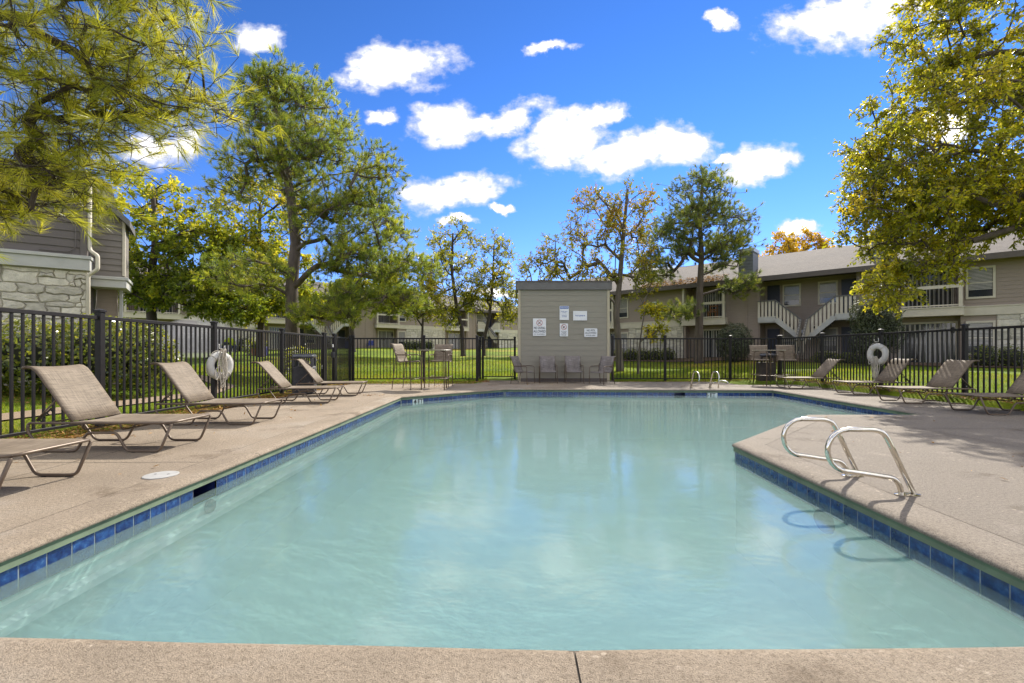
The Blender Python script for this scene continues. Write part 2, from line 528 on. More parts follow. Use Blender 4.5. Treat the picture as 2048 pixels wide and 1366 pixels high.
def watermat():
    m = bpy.data.materials.new('pool_water')
    m.use_nodes = True
    n, l = m.node_tree.nodes, m.node_tree.links
    n.remove(n['Principled BSDF'])
    tcw = n.new('ShaderNodeTexCoord')
    t1 = texnoise(n, l, 1.5, 4, .55, tcw.outputs['Object'], (1, 1.6, 1))
    t2 = texnoise(n, l, 6.5, 3, .55, tcw.outputs['Object'], (1, 1.5, 1))
    t3 = texnoise(n, l, 22, 2, .5, tcw.outputs['Object'])
    h = n.new('ShaderNodeMath')
    h.operation = 'MULTIPLY_ADD'
    l.new(t2.outputs[0], h.inputs[0])
    h.inputs[1].default_value = .32
    l.new(t1.outputs[0], h.inputs[2])
    h2 = n.new('ShaderNodeMath')
    h2.operation = 'MULTIPLY_ADD'
    l.new(t3.outputs[0], h2.inputs[0])
    h2.inputs[1].default_value = .06
    l.new(h.outputs[0], h2.inputs[2])
    bp = n.new('ShaderNodeBump')
    bp.inputs['Strength'].default_value = .55
    bp.inputs['Distance'].default_value = .0075
    l.new(h2.outputs[0], bp.inputs['Height'])
    fr = n.new('ShaderNodeFresnel')
    fr.inputs['IOR'].default_value = 1.33
    l.new(bp.outputs[0], fr.inputs['Normal'])
    gl = n.new('ShaderNodeBsdfGlossy')
    gl.inputs['Roughness'].default_value = .10
    gl.inputs['Color'].default_value = (1, 1, 1, 1)
    l.new(bp.outputs[0], gl.inputs['Normal'])
    tr = n.new('ShaderNodeBsdfTransparent')
    tr.inputs['Color'].default_value = (.84, .95, .94, 1)
    df = n.new('ShaderNodeBsdfDiffuse')
    cl = texnoise(n, l, .35, 3, .5, tcw.outputs['Object'])
    l.new(ramp(n, l, cl.outputs[0], [(.3, (.40, .58, .555)), (.7, (.44, .62, .595))]).outputs[0], df.inputs['Color'])
    mx = n.new('ShaderNodeMixShader')
    mx.inputs[0].default_value = .20
    l.new(tr.outputs[0], mx.inputs[1])
    l.new(df.outputs[0], mx.inputs[2])
    m2 = n.new('ShaderNodeMixShader')
    l.new(fr.outputs[0], m2.inputs[0])
    l.new(mx.outputs[0], m2.inputs[1])
    l.new(gl.outputs[0], m2.inputs[2])
    l.new(m2.outputs[0], n['Material Output'].inputs[0])
    return m


M['lid'] = simple('lid_plastic', (.36, .355, .34), .5, .14, 14)
M['water'] = watermat()


def cloudymat():
    m = bpy.data.materials.new('cloudy_water')
    m.use_nodes = True
    n, l = m.node_tree.nodes, m.node_tree.links
    n.remove(n['Principled BSDF'])
    tr = n.new('ShaderNodeBsdfTransparent')
    tr.inputs['Color'].default_value = (.97, .99, .99, 1)
    df = n.new('ShaderNodeBsdfDiffuse')
    df.inputs['Color'].default_value = (.62, .84, .81, 1)
    mx = n.new('ShaderNodeMixShader')
    mx.inputs[0].default_value = .20
    l.new(tr.outputs[0], mx.inputs[1])
    l.new(df.outputs[0], mx.inputs[2])
    l.new(mx.outputs[0], n['Material Output'].inputs[0])
    return m


M['cloudy'] = cloudymat()
M['chimney'] = simple('chimney_siding', (.15, .165, .19), .6, .1, 4)


# ------------------------------------------------------------------ mesh helpers
def link(o, parent=None):
    C.objects.link(o)
    if parent is not None:
        o.parent = parent
    return o


class MB:
    def __init__(s):
        s.v, s.f = [], []

    def add(s, vs_, fs):
        o = len(s.v)
        s.v.extend([tuple(p) for p in vs_])
        s.f.extend([tuple(i + o for i in f) for f in fs])
        return s

    def box(s, x0, x1, y0, y1, z0, z1):
        return s.add([(x0, y0, z0), (x1, y0, z0), (x1, y1, z0), (x0, y1, z0), (x0, y0, z1), (x1, y0, z1), (x1, y1, z1), (x0, y1, z1)],
                     [(0, 3, 2, 1), (4, 5, 6, 7), (0, 1, 5, 4), (1, 2, 6, 5), (2, 3, 7, 6), (3, 0, 4, 7)])

    def cbox(s, x0, x1, y0, y1, z0, z1, b):
        """box with chamfered edges"""
        bm = bmesh.new()
        bmesh.ops.create_cube(bm, size=1)
        for v in bm.verts:
            v.co = Vector((x0 + (v.co.x + .5) * (x1 - x0), y0 + (v.co.y + .5) * (y1 - y0), z0 + (v.co.z + .5) * (z1 - z0)))
        bmesh.ops.bevel(bm, geom=list(bm.edges), offset=b, segments=1, affect='EDGES')
        bm.verts.index_update()
        s.add([v.co[:] for v in bm.verts], [[v.index for v in f.verts] for f in bm.faces])
        bm.free()
        return s

    def bar(s, p, q, w, h, up=(0, 0, 1)):
        p, q = Vector(p), Vector(q)
        d = (q - p).normalized()
        u = Vector(up)
        if abs(d.dot(u)) > .98:
            u = Vector((0, 1, 0))
        a = d.cross(u).normalized() * (w / 2)
        b = a.cross(d).normalized() * (h / 2)
        vs_ = [p - a - b, p + a - b, p + a + b, p - a + b, q - a - b, q + a - b, q + a + b, q - a + b]
        return s.add(vs_, [(0, 1, 2, 3), (7, 6, 5, 4), (0, 4, 5, 1), (1, 5, 6, 2), (2, 6, 7, 3), (3, 7, 4, 0)])

    def tube(s, pts, r, n=8, closed=False, cap=True):
        pts = [Vector(p) for p in pts]
        k = len(pts)
        rr = r if hasattr(r, '__len__') else [r] * k
        tang = []
        for i in range(k):
            a = pts[(i - 1) % k] if (closed or i > 0) else pts[i]
            b = pts[(i + 1) % k] if (closed or i < k - 1) else pts[i]
            t = b - a
            tang.append(t.normalized() if t.length > 1e-9 else Vector((0, 0, 1)))
        ref = Vector((0, 0, 1)) if abs(tang[0].z) < .9 else Vector((1, 0, 0))
        nn = (ref - tang[0] * ref.dot(tang[0])).normalized()
        vs_, fs = [], []
        for i in range(k):
            t = tang[i]
            nn = nn - t * nn.dot(t)
            nn = nn.normalized() if nn.length > 1e-6 else t.orthogonal().normalized()
            b = t.cross(nn)
            for j in range(n):
                a = 2 * math.pi * j / n
                vs_.append(pts[i] + (nn * math.cos(a) + b * math.sin(a)) * rr[i])
        for i in range(k if closed else k - 1):
            i2 = (i + 1) % k
            for j in range(n):
                j2 = (j + 1) % n
                fs.append((i * n + j, i * n + j2, i2 * n + j2, i2 * n + j))
        if cap and not closed:
            fs.append(tuple(range(n - 1, -1, -1)))
            fs.append(tuple((k - 1) * n + j for j in range(n)))
        return s.add(vs_, fs)

    def lathe(s, prof, n=24, c=(0, 0)):
        vs_, fs = [], []
        for (r, z) in prof:
            for j in range(n):
                a = 2 * math.pi * j / n
                vs_.append((c[0] + r * math.cos(a), c[1] + r * math.sin(a), z))
        for i in range(len(prof) - 1):
            for j in range(n):
                j2 = (j + 1) % n
                fs.append((i * n + j, i * n + j2, (i + 1) * n + j2, (i + 1) * n + j))
        fs.append(tuple(range(n - 1, -1, -1)))
        fs.append(tuple((len(prof) - 1) * n + j for j in range(n)))
        return s.add(vs_, fs)

    def prism(s, poly, y0, y1):
        """polygon in (x, z) extruded along y"""
        n = len(poly)
        vs_ = [(x, y0, z) for x, z in poly] + [(x, y1, z) for x, z in poly]
        fs = [tuple(range(n)), tuple(range(2 * n - 1, n - 1, -1))]
        for i in range(n):
            j = (i + 1) % n
            fs.append((i, i + n, j + n, j))
        return s.add(vs_, fs)

    def sheet(s, prof, y0, y1, th=.006, ny=4, sag=0.0):
        """cloth strip: profile in (x, z) spanned between y0 and y1, with thickness"""
        k = len(prof)
        nrm = []
        for i in range(k):
            a, b = prof[max(0, i - 1)], prof[min(k - 1, i + 1)]
            dx, dz = b[0] - a[0], b[1] - a[1]
            ln = math.hypot(dx, dz) or 1
            nrm.append((-dz / ln, dx / ln))
        vs_, fs = [], []
        for side in (0, 1):
            for i in range(k):
                for j in range(ny + 1):
                    t = j / ny
                    sg = -sag * 4 * t * (1 - t)
                    o = sg + (th if side == 0 else 0)
                    vs_.append((prof[i][0] + nrm[i][0] * o, y0 + (y1 - y0) * t, prof[i][1] + nrm[i][1] * o))
        m = ny + 1
        o2 = k * m
        for i in range(k - 1):
            for j in range(ny):
                a = i * m + j
                fs.append((a, a + m, a + m + 1, a + 1))
                fs.append((o2 + a, o2 + a + 1, o2 + a + m + 1, o2 + a + m))
        for i in range(k - 1):
            for j in (0, ny):
                a = i * m + j
                fs.append((a, a + m, o2 + a + m, o2 + a) if j else (a, o2 + a, o2 + a + m, a + m))
        for j in range(ny):
            for i in (0, k - 1):
                a = i * m + j
                fs.append((a, a + 1, o2 + a + 1, o2 + a))
        return s.add(vs_, fs)

    def mesh(s, name, mat, smooth=False):
        me = bpy.data.meshes.new(name)
        me.from_pydata(s.v, [], s.f)
        if smooth:
            me.polygons.foreach_set('use_smooth', [True] * len(me.polygons))
        me.materials.append(mat)
        me.update()
        return me

    def build(s, name, mat, parent=None, smooth=False, loc=None, rz=0):
        o = bpy.data.objects.new(name, s.mesh(name, mat, smooth))
        if loc is not None:
            o.location = loc
            o.rotation_euler = (0, 0, rz)
        return link(o, parent)


def fillet(pts, rad, n=5, closed=False):
    pts = [Vector(p) for p in pts]
    out = []
    k = len(pts)
    for i in range(k):
        if not closed and (i == 0 or i == k - 1):
            out.append(pts[i])
            continue
        a, b, c = pts[i - 1], pts[i], pts[(i + 1) % k]
        u, v = (a - b), (c - b)
        d = min(rad, u.length * .48, v.length * .48)
        p, q = b + u.normalized() * d, b + v.normalized() * d
        for j in range(n + 1):
            t = j / n
            out.append(p * (1 - t) ** 2 + b * 2 * t * (1 - t) + q * t * t)
    return out


def tag(o, label, cat, group=None):
    o['label'] = label
    o['category'] = cat
    if group:
        o['group'] = group
    return o


def struct(o):
    o['kind'] = 'structure'
    return o


def thing(name, label, cat, loc=(0, 0, 0), rz=0, group=None):
    o = bpy.data.objects.new(name, None)
    link(o)
    o.location = loc
    o.rotation_euler = (0, 0, rz)
    o.empty_display_size = .1
    return tag(o, label, cat, group)


def inst(name, me, parent=None, loc=(0, 0, 0), rz=0, rot=None):
    o = bpy.data.objects.new(name, me)
    link(o, parent)
    o.location = loc
    o.rotation_euler = rot if rot is not None else (0, 0, rz)
    return o


def copy_tree(root, loc, rz, label):
    r = root.copy()
    C.objects.link(r)
    r.location = loc
    r.rotation_euler = (0, 0, rz)
    r['label'] = label
    for ch in list(root.children):
        c = ch.copy()
        C.objects.link(c)
        c.parent = r
        for g in list(ch.children):
            d = g.copy()
            C.objects.link(d)
            d.parent = c
    return r


def text(body, size, mat, parent, loc, rz=0, name='lettering', sx=1.0, align='CENTER', ext=.001, rot=None):
    cu_ = bpy.data.curves.new(name, 'FONT')
    cu_.body = body
    cu_.size = size
    cu_.align_x = align
    cu_.align_y = 'CENTER'
    cu_.extrude = ext
    cu_.offset = size * .014
    cu_.materials.append(mat)
    o = bpy.data.objects.new(name, cu_)
    link(o, parent)
    o.location = loc
    o.rotation_euler = (R(90), 0, rz)
    o.scale = (sx, 1, 1)
    return o


def fonts_to_meshes():
    dg = bpy.context.evaluated_depsgraph_get()
    for o in [x for x in bpy.data.objects if x.type == 'FONT']:
        me = bpy.data.meshes.new_from_object(o.evaluated_get(dg))
        n_ = bpy.data.objects.new('tmp', me)
        nm, mt = o.name, o.data.materials[0]
        n_.parent, n_.location, n_.rotation_euler, n_.scale = o.parent, o.location, o.rotation_euler, o.scale
        C.objects.link(n_)
        bpy.data.objects.remove(o)
        n_.name = nm
        if not me.materials:
            me.materials.append(mt)


def fastmesh(name, verts, faces_per, mat, var=None, smooth=False):
    """verts (N*k, 3); faces are consecutive groups of k vertices"""
    k = faces_per
    n = len(verts) // k
    me = bpy.data.meshes.new(name)
    me.vertices.add(n * k)
    me.vertices.foreach_set('co', np.ascontiguousarray(verts, dtype=np.float32).ravel())
    me.loops.add(n * k)
    me.loops.foreach_set('vertex_index', np.arange(n * k, dtype=np.int32))
    me.polygons.add(n)
    me.polygons.foreach_set('loop_start', np.arange(0, n * k, k, dtype=np.int32))
    if var is not None:
        at = me.attributes.new('var', 'FLOAT', 'POINT')
        at.data.foreach_set('value', np.repeat(np.clip(var, 0, 1), k).astype(np.float32))
    me.materials.append(mat)
    me.update(calc_edges=True)
    me.validate()
    return me


def norm(a):
    return a / np.maximum(np.linalg.norm(a, axis=-1, keepdims=True), 1e-9)


def leaves_mesh(name, c, d, nrm, L, W, var, mat):
    d = norm(d)
    s = norm(np.cross(d, nrm))
    L = np.asarray(L)[:, None]
    W = np.asarray(W)[:, None]
    up = np.cross(s, d)
    p0 = c
    p1 = c + d * L * .45 + s * W * .5 + up * W * .12
    p2 = c + d * L
    p3 = c + d * L * .45 - s * W * .5 + up * W * .12
    v = np.stack([p0, p1, p2, p3], 1).reshape(-1, 3)
    return fastmesh(name, v, 4, mat, var)


def needles_mesh(name, c, d, L, W, var, mat):
    d = norm(d)
    rnd = norm(RNG.normal(size=d.shape))
    s = norm(np.cross(d, rnd))
    L = np.asarray(L)[:, None]
    W = np.asarray(W)[:, None]
    v = np.stack([c - s * W * .5, c + s * W * .5, c + d * L], 1).reshape(-1, 3)
    return fastmesh(name, v, 3, mat, var)


# ------------------------------------------------------------------ terrain
def sstep(a, b, x):
    t = np.clip((x - a) / (b - a), 0, 1)
    return t * t * (3 - 2 * t)


def ground_z(x, y):
    x, y = np.asarray(x, float), np.asarray(y, float)
    ry = np.clip(y - 19, 0, 45)
    rise = .042 * (np.sqrt(ry * ry + 4) - 2)
    side = .45 * sstep(7, 16, np.abs(x)) * sstep(-5, 8, y)
    return rise + side - .015


def gz(x, y):
    return float(ground_z(x, y))


xs = np.concatenate([[-900, -400, -200, -120], np.linspace(-80, 80, 161), [120, 200, 400, 900]])
ys = np.concatenate([[-900, -300, -100, -40], np.linspace(-20, 120, 141), [160, 240, 420, 900]])
GX, GY = np.meshgrid(xs, ys)
GZ = ground_z(GX, GY)
inside = (GX > -5.2) & (GX < 9.4) & (GY > -1.2) & (GY < 15.6)
GZ = np.where(inside, -3.2, GZ)
nx = len(xs)
gv = np.stack([GX.ravel(), GY.ravel(), GZ.ravel()], 1)
gf = [(j * nx + i, j * nx + i + 1, (j + 1) * nx + i + 1, (j + 1) * nx + i) for j in range(len(ys) - 1) for i in range(nx - 1)]
g = MB()
g.v = [tuple(p) for p in gv]
g.f = gf
lawn = struct(g.build('lawn_ground', M['lawn'], smooth=True))

# ------------------------------------------------------------------ pool and deck
POOL = [(-2.90, 1.905), (0.24, 1.797), (2.66, 1.828), (2.80, 5.80), (5.45, 8.43), (7.72, 8.43), (8.0, 13.95), (-.23, 14.38), (-2.88, 11.88)]
WZ = -.195


def offset_poly(poly, o):
    n = len(poly)
    out = []
    for i in range(n):
        p0, p1, p2 = (Vector(poly[i - 1]), Vector(poly[i]), Vector(poly[(i + 1) % n]))
        d1, d2 = (p1 - p0).normalized(), (p2 - p1).normalized()
        n1, n2 = Vector((d1.y, -d1.x)), Vector((d2.y, -d2.x))
        b = (n1 + n2).normalized()
        out.append(p1 + b * (o / max(.2, b.dot(n1))))
    return out


def sheet_poly(outer, holes, z, name, mat, up=True):
    loops = [[Vector((p[0], p[1], 0)) for p in outer]] + [[Vector((p[0], p[1], 0)) for p in h] for h in holes]
    tris = geometry.tessellate_polygon(loops)
    allp = [p for lp in loops for p in lp]
    mb = MB()
    fs = []
    for t in tris:
        a, b, c = (allp[i] for i in t)
        if ((b - a).cross(c - a).z > 0) != up:
            t = (t[0], t[2], t[1])
        fs.append(tuple(t))
    mb.add([(p.x, p.y, z) for p in allp], fs)
    return mb


DECK_OUT = [(-5.85, -3), (10.1, -3), (10.1, 17.55), (3.95, 17.6), (3.95, 18.4), (-1.1, 18.4), (-1.35, 16.55), (-5.85, 16.45)]
CW = .35
hole = offset_poly(POOL, CW + .006)
deck = struct(sheet_poly(DECK_OUT, [hole], 0.0, 'deck', M['deck']).build('pool_deck', M['deck']))
# slab edge skirt
e = MB()
for i in range(len(DECK_OUT)):
    a, b = DECK_OUT[i], DECK_OUT[(i + 1) % len(DECK_OUT)]
    e.add([(a[0], a[1], -.12), (b[0], b[1], -.12), (b[0], b[1], 0), (a[0], a[1], 0)], [(0, 1, 2, 3)])
e.build('slab_edge', M['deck'], deck)
# sunken joint filler between coping and deck
jr = MB()
o1, o2 = offset_poly(POOL, CW - .03), offset_poly(POOL, CW + .04)
for i in range(len(POOL)):
    j = (i + 1) % len(POOL)
    jr.add([(o1[i].x, o1[i].y, -.012), (o1[j].x, o1[j].y, -.012), (o2[j].x, o2[j].y, -.012), (o2[i].x, o2[i].y, -.012)], [(0, 3, 2, 1)])
jr.build('joint_filler', M['joint'], deck)
# control joints and cracks
for (a, b, w) in [((-5.8, 4.72), (-3.27, 4.75), .009), ((-5.8, 9.1), (-3.27, 9.12), .009), ((-5.8, 13.2), (-2.0, 13.25), .006), ((3.2, 6.9), (10.0, 6.8), .011), ((8.4, 11.0), (10.0, 11.0), .006),
                  ((1.8, 14.7), (1.82, 17.4), .006), ((5.4, 14.6), (5.4, 17.5), .006), ((-3.6, 12.5), (-5.8, 15.0), .005), ((-4.6, -2), (-4.55, 16.3), .007), ((6.1, 8.0), (6.2, -2), .009)]:
    p, q = Vector((a[0], a[1], 0)), Vector((b[0], b[1], 0))
    d = (q - p).normalized()
    s_ = Vector((-d.y, d.x, 0)) * w / 2
    k = 14
    mb = MB()
    pts = [p.lerp(q, i / k) + s_ * random.uniform(-1.2, 1.2) for i in range(k + 1)]
    for i in range(k):
        mb.add([(pts[i] - s_)[:2] + (.002,), (pts[i + 1] - s_)[:2] + (.002,), (pts[i + 1] + s_)[:2] + (.002,), (pts[i] + s_)[:2] + (.002,)], [(0, 1, 2, 3)])
    mb.build('joint', M['joint'], deck)

pool = bpy.data.objects.new('swimming_pool', None)
link(pool)
struct(pool)
# coping pieces with a bullnose lip
PROF_A = [(CW, 0.0), (.13, 0.0), (.10, 0.0), (.08, -.0005), (.05, -.005), (.022, -.015), (.006, -.029), (0.0, -.044), (.010, -.053)]
PROF_B = [(.008, -.050), (.020, -.074), (.014, -.108), (.045, -.112)]


def edge_point(i, t, o):
    a, b = offset_poly(POOL, o)[i], offset_poly(POOL, o)[(i + 1) % len(POOL)]
    return a.lerp(b, t)


for i in range(len(POOL)):
    L = (Vector(POOL[(i + 1) % len(POOL)]) - Vector(POOL[i])).length
    k = max(1, round(L / 3.2))
    gap = .004 / L
    ja, jb = (gap if i == 1 else 0), (gap if i == 0 else 0)
    for q in range(k):
        t0, t1 = q / k + (gap if q else ja), (q + 1) / k - (gap if q < k - 1 else jb)
        for prof, nm, mt in ((PROF_A, 'coping_piece', 'coping'), (PROF_B, 'coping_face', 'green_face')):
            mb = MB()
            nseg = 8 if nm == 'coping_piece' else 1
            rows = []
            for sidx in range(nseg + 1):
                t = t0 + (t1 - t0) * sidx / nseg
                jit = random.uniform(-.0035, .0035) if 0 < sidx < nseg else 0
                row = []
                for (o, z) in prof:
                    p = edge_point(i, t, o + (jit if o < .1 else 0))
                    row.append((p.x, p.y, z))
                rows.append(row)
            m_ = len(prof)
            vs_ = [p for r in rows for p in r]
            fs = []
            for a in range(nseg):
                for b in range(m_ - 1):
                    fs.append((a * m_ + b, a * m_ + b + 1, (a + 1) * m_ + b + 1, (a + 1) * m_ + b))
            mb.add(vs_, fs)
            if nm == 'coping_piece':
                piece = mb.build(nm, M[mt], pool, True)
            else:
                mb.build(nm, M[mt], piece)
for i in range(len(POOL)):
    L = (Vector(POOL[(i + 1) % len(POOL)]) - Vector(POOL[i])).length
    k = max(1, round(L / 3.2))
    for q in range(0 if i == 1 else 1, k):
        w_j = .02 / L
        c0, c1 = edge_point(i, q / k - w_j, .03), edge_point(i, q / k + w_j, .03)
        e0, e1 = edge_point(i, q / k - w_j, CW), edge_point(i, q / k + w_j, CW)
        MB().add([(c0.x, c0.y, -.010), (c1.x, c1.y, -.010), (e1.x, e1.y, -.008), (e0.x, e0.y, -.008)], [(0, 1, 2, 3)]).build('coping_joint', M['joint'], pool)
# basin
bas = MB()
wall = offset_poly(POOL, .042)
n = len(wall)


def depth(y):
    return -1.25 - .35 * min(1, max(0, (y - 3) / 9))


bas.add([(p.x, p.y, -.272) for p in wall] + [(p.x, p.y, depth(p.y)) for p in wall], [(i, i + n, (i + 1) % n + n, (i + 1) % n) for i in range(n)])
bas.build('basin_wall', M['plaster'], pool)
fl = sheet_poly([(p.x, p.y) for p in wall], [], 0, 'f', M['plaster'])
fl.v = [(x, y, depth(y)) for x, y, z in fl.v]
fl.build('basin_floor', M['plaster'], pool)
led = MB()
for (i, lo, hi) in ((8, 0, 1), (7, 0, 1)):
    k = 60
    for q in range(k):
        t0, t1 = q / k, (q + 1) / k
        a0, a1, b0, b1 = edge_point(i, t0, .045), edge_point(i, t1, .045), edge_point(i, t0, -.05), edge_point(i, t1, -.05)
        z = -.40
        led.add([(a0.x, a0.y, z), (b0.x, b0.y, z), (b1.x, b1.y, z), (a1.x, a1.y, z), (b0.x, b0.y, z - .05), (b1.x, b1.y, z - .05)], [(0, 1, 2, 3), (1, 4, 5, 2)])
led.build('basin_ledge', M['ledge'], pool)
# tiles
TP, TT, TB = .164, -.110, -.272
tile_me = MB().cbox(-TP / 2 + .004, TP / 2 - .004, 0, .010, TB, TT, .0025).mesh('tile', M['tile'])
tile_w = MB().cbox(-TP / 2 + .004, TP / 2 - .004, 0, .010, TB, TT, .0025).mesh('tile', M['tile_white'])
backing = MB()
SKIM = {8: (None, 4.30), 6: (5.2, None)}
for i in range(n):
    A, B = edge_point(i, 0, .030), edge_point(i, 1, .030)
    A2, B2 = edge_point(i, 0, .0325), edge_point(i, 1, .0325)
    d = (B - A).normalized()
    L = (B - A).length
    k = int(L / TP)
    pad = (L - k * TP) / 2
    rz = math.atan2(-d.y, -d.x)      # tile local +y points away from the water
    for q in range(k):
        p = A + d * (pad + (q + .5) * TP)
        if i == 8 and 4.14 < p.y < 4.48:
            continue
        if i == 6 and 5.03 < p.x < 5.37:
            continue
        a_, b_ = p - d * TP * .5 + (A2 - A), p + d * TP * .5 + (A2 - A)
        if q == 0:
            a_ = A2
        if q == k - 1:
            b_ = B2
        backing.add([(a_.x, a_.y, -.109), (b_.x, b_.y, -.109), (b_.x, b_.y, -.278), (a_.x, a_.y, -.278)], [(0, 1, 2, 3)])
        mk = None
        if i == 7 and abs((p - A).length - (L - .51)) < TP * 1.0:
            mk = 'd'
        if i == 6 and abs(p.x - 6.12) < TP * 1.0:
            mk = 'd'
        t = inst('tile', tile_w if mk else tile_me, pool, (p.x, p.y, 0), rz)
        if mk:
            t.name = 'depth_tile'
backing.build('tile_backing', M['grout'], pool)


def marker(i, dist_from, s1, s2):
    A, B = edge_point(i, 0, .026), edge_point(i, 1, .026)
    d = (B - A).normalized()
    p = A + d * dist_from
    rz = math.atan2(-d.y, -d.x)
    x = Vector((-d.x, -d.y, 0))
    for (tx, off, sx) in ((s1, -.075, 1.15), (s2, .085, 1.05)):
        q = Vector((p.x, p.y, 0)) + x * off
        text(tx, .155, M['black'], pool, (q.x, q.y, -.182), rz, 'depth_lettering', sx, ext=.002)


def dist_on(i, pt):
    A = edge_point(i, 0, .026)
    return (Vector(pt) - A).length


L7 = (edge_point(7, 1, .03) - edge_point(7, 0, .03)).length
marker(7, L7 - .51, '4', 'FT')
A6 = edge_point(6, 0, .03)
marker(6, A6.x - 6.12, '5', 'FT')
# skimmer mouths (recessed boxes) and fittings
for (i, c) in ((8, Vector((-2.905, 4.31))), (6, Vector((5.2, 14.10)))):
    A, B = edge_point(i, 0, 0), edge_point(i, 1, 0)
    d = (B - A).normalized()
    o = Vector((d.y, -d.x))
    base = A + d * ((c - A).dot(d)) + o * .030
    mb = MB()
    w, dp = .165, .20
    P = lambda t, q, z: (base.x + d.x * t + o.x * q, base.y + d.y * t + o.y * q, z)
    mb.add([P(-w, 0, -.09), P(w, 0, -.09), P(w, dp, -.09), P(-w, dp, -.09), P(-w, 0, -.25), P(w, 0, -.25), P(w, dp, -.25), P(-w, dp, -.25)],
           [(0, 1, 2, 3), (4, 7, 6, 5), (2, 6, 7, 3), (0, 3, 7, 4), (1, 5, 6, 2)])
    mb.build('skimmer_mouth', M['skim'], pool)
for (x, y, z, rx, rzz, nm, sg) in ((-2.925, 4.40, -.34, .075, .065, 'return_fitting', 1), (2.80, 4.05, -.36, .16, .11, 'pool_light', -1)):
    mb = MB()
    mb.lathe([(1, 0), (.9, .04), (.6, .05)], 20)
    mb.v = [(x + sg * w_ * .6, y + u_ * rx, z + v_ * rzz) for (u_, v_, w_) in mb.v]
    mb.build(nm, M['niche'], pool)
# water surface
wp = offset_poly(POOL, .036)
wat = sheet_poly([(p.x, p.y) for p in wp], [], WZ, 'water', M['water'])
water = struct(wat.build('water', M['water']))
for zc in (-.32, -.50, -.72, -.98):
    sheet_poly([(p.x, p.y) for p in offset_poly(POOL, .041)], [], zc, 'c', M['cloudy']).build('cloudy_layer', M['cloudy'], water)

# paths and mulch outside the fence
pth = MB()
pl = [(-9.1, 2), (-8.7, 7), (-8.45, 10), (-8.3, 12.2), (-9.2, 14.6), (-11.6, 17.0), (-16, 19.5)]
for i in range(len(pl) - 1):
    (x0, y0), (x1, y1) = pl[i], pl[i + 1]
    for q in range(6):
        t0, t1 = q / 6, (q + 1) / 6
        ax, ay, bx, by = x0 + (x1 - x0) * t0, y0 + (y1 - y0) * t0, x0 + (x1 - x0) * t1, y0 + (y1 - y0) * t1
        w = .36
        pth.add([(ax - w, ay, gz(ax - w, ay) + .03), (ax + w, ay, gz(ax + w, ay) + .03), (bx + w, by, gz(bx + w, by) + .03), (bx - w, by, gz(bx - w, by) + .03)], [(0, 1, 2, 3)])
struct(pth.build('footpath', M['path']))


# ------------------------------------------------------------------ fences
FH, PH = 1.70, 1.79
picket_me = MB().box(-.013, .013, -.013, .013, .10, FH - .03).mesh('picket', M['fence'])
post_me = MB().cbox(-.045, .045, -.045, .045, -.15, PH - .03, .006).mesh('post', M['fence'])
cap_me = MB().add([(-.056, -.056, PH - .03), (.056, -.056, PH - .03), (.056, .056, PH - .03), (-.056, .056, PH - .03),
                   (-.056, -.056, PH), (.056, -.056, PH), (.056, .056, PH), (-.056, .056, PH), (0, 0, PH + .025)],
                  [(0, 3, 2, 1), (0, 1, 5, 4), (1, 2, 6, 5), (2, 3, 7, 6), (3, 0, 4, 7), (4, 5, 8), (5, 6, 8), (6, 7, 8), (7, 4, 8)]).mesh('post_cap', M['fence'])


def fence(label, posts, spacing=.13, name='fence', cat='fence', skip_last=False, skip_first=False):
    p0 = Vector(posts[0])
    pe = Vector(posts[-1])
    root = thing(name, label, cat, (p0.x, p0.y, 0), math.atan2(pe.y - p0.y, pe.x - p0.x))
    ln = [(Vector(p) - p0).length for p in posts]
    for i, s_ in enumerate(ln):
        if (i == 0 and skip_first) or (i == len(ln) - 1 and skip_last):
            continue
        po = inst('post', post_me, root, (s_, 0, 0))
        inst('post_cap', cap_me, po)
    for i in range(len(ln) - 1):
        a, b = ln[i] + .046, ln[i + 1] - .046
        MB().cbox(a, b, -.022, .022, FH - .055, FH, .004).build('top_rail', M['fence'], root)
        MB().cbox(a, b, -.018, .018, .085, .125, .004).build('bottom_rail', M['fence'], root)
        k = max(1, int(round((b - a) / spacing)))
        for q in range(1, k):
            inst('picket', picket_me, root, (a + (b - a) * q / k, random.uniform(-.001, .001), 0))
    return root


FX = -6.3
fence('black metal picket fence along the left deck edge behind the loungers', [(FX, 1.2), (FX, 4.1), (FX, 6.96), (FX, 9.62), (FX, 12.45), (FX, 15.2)])
gate = fence('narrow black picket gate with latch, near the grey litter bin', [(FX, 15.32), (FX, 16.1)], .11, 'gate', 'gate')
MB().cbox(.70, .78, -.04, .08, .95, 1.15, .01).build('latch', M['bin'], gate)
MB().box(.60, .66, -.03, -.022, 1.32, 1.42).build('notice', M['sign'], gate)
fence('short black fence panel between gate and far fence corner', [(FX, 16.22), (FX, 17.7)], .12)
fence('black picket fence across the lawn behind the bar table, left of the shed', [(FX + .12, 17.7), (-3.42, 17.7), (-1.36, 17.7)], .13)
fence('short black fence return running back from the corner left of the shed', [(-1.36, 17.82), (-1.36, 19.35)], .13)
fence('black fence panel set back against the left side of the shed', [(-1.24, 19.35), (.12, 19.35)], .13)
fence('black picket fence to the right of the shed in front of the shaded lawn', [(3.95, 17.9), (6.02, 17.9), (8.58, 17.9), (10.5, 17.9)], .135)
fence('black picket fence along the right deck edge with white life ring', [(10.5, 17.78), (10.5, 15.4), (10.5, 12.95), (10.5, 10.55), (10.5, 8.2), (10.5, 5.8), (10.5, 3.4)], .125)

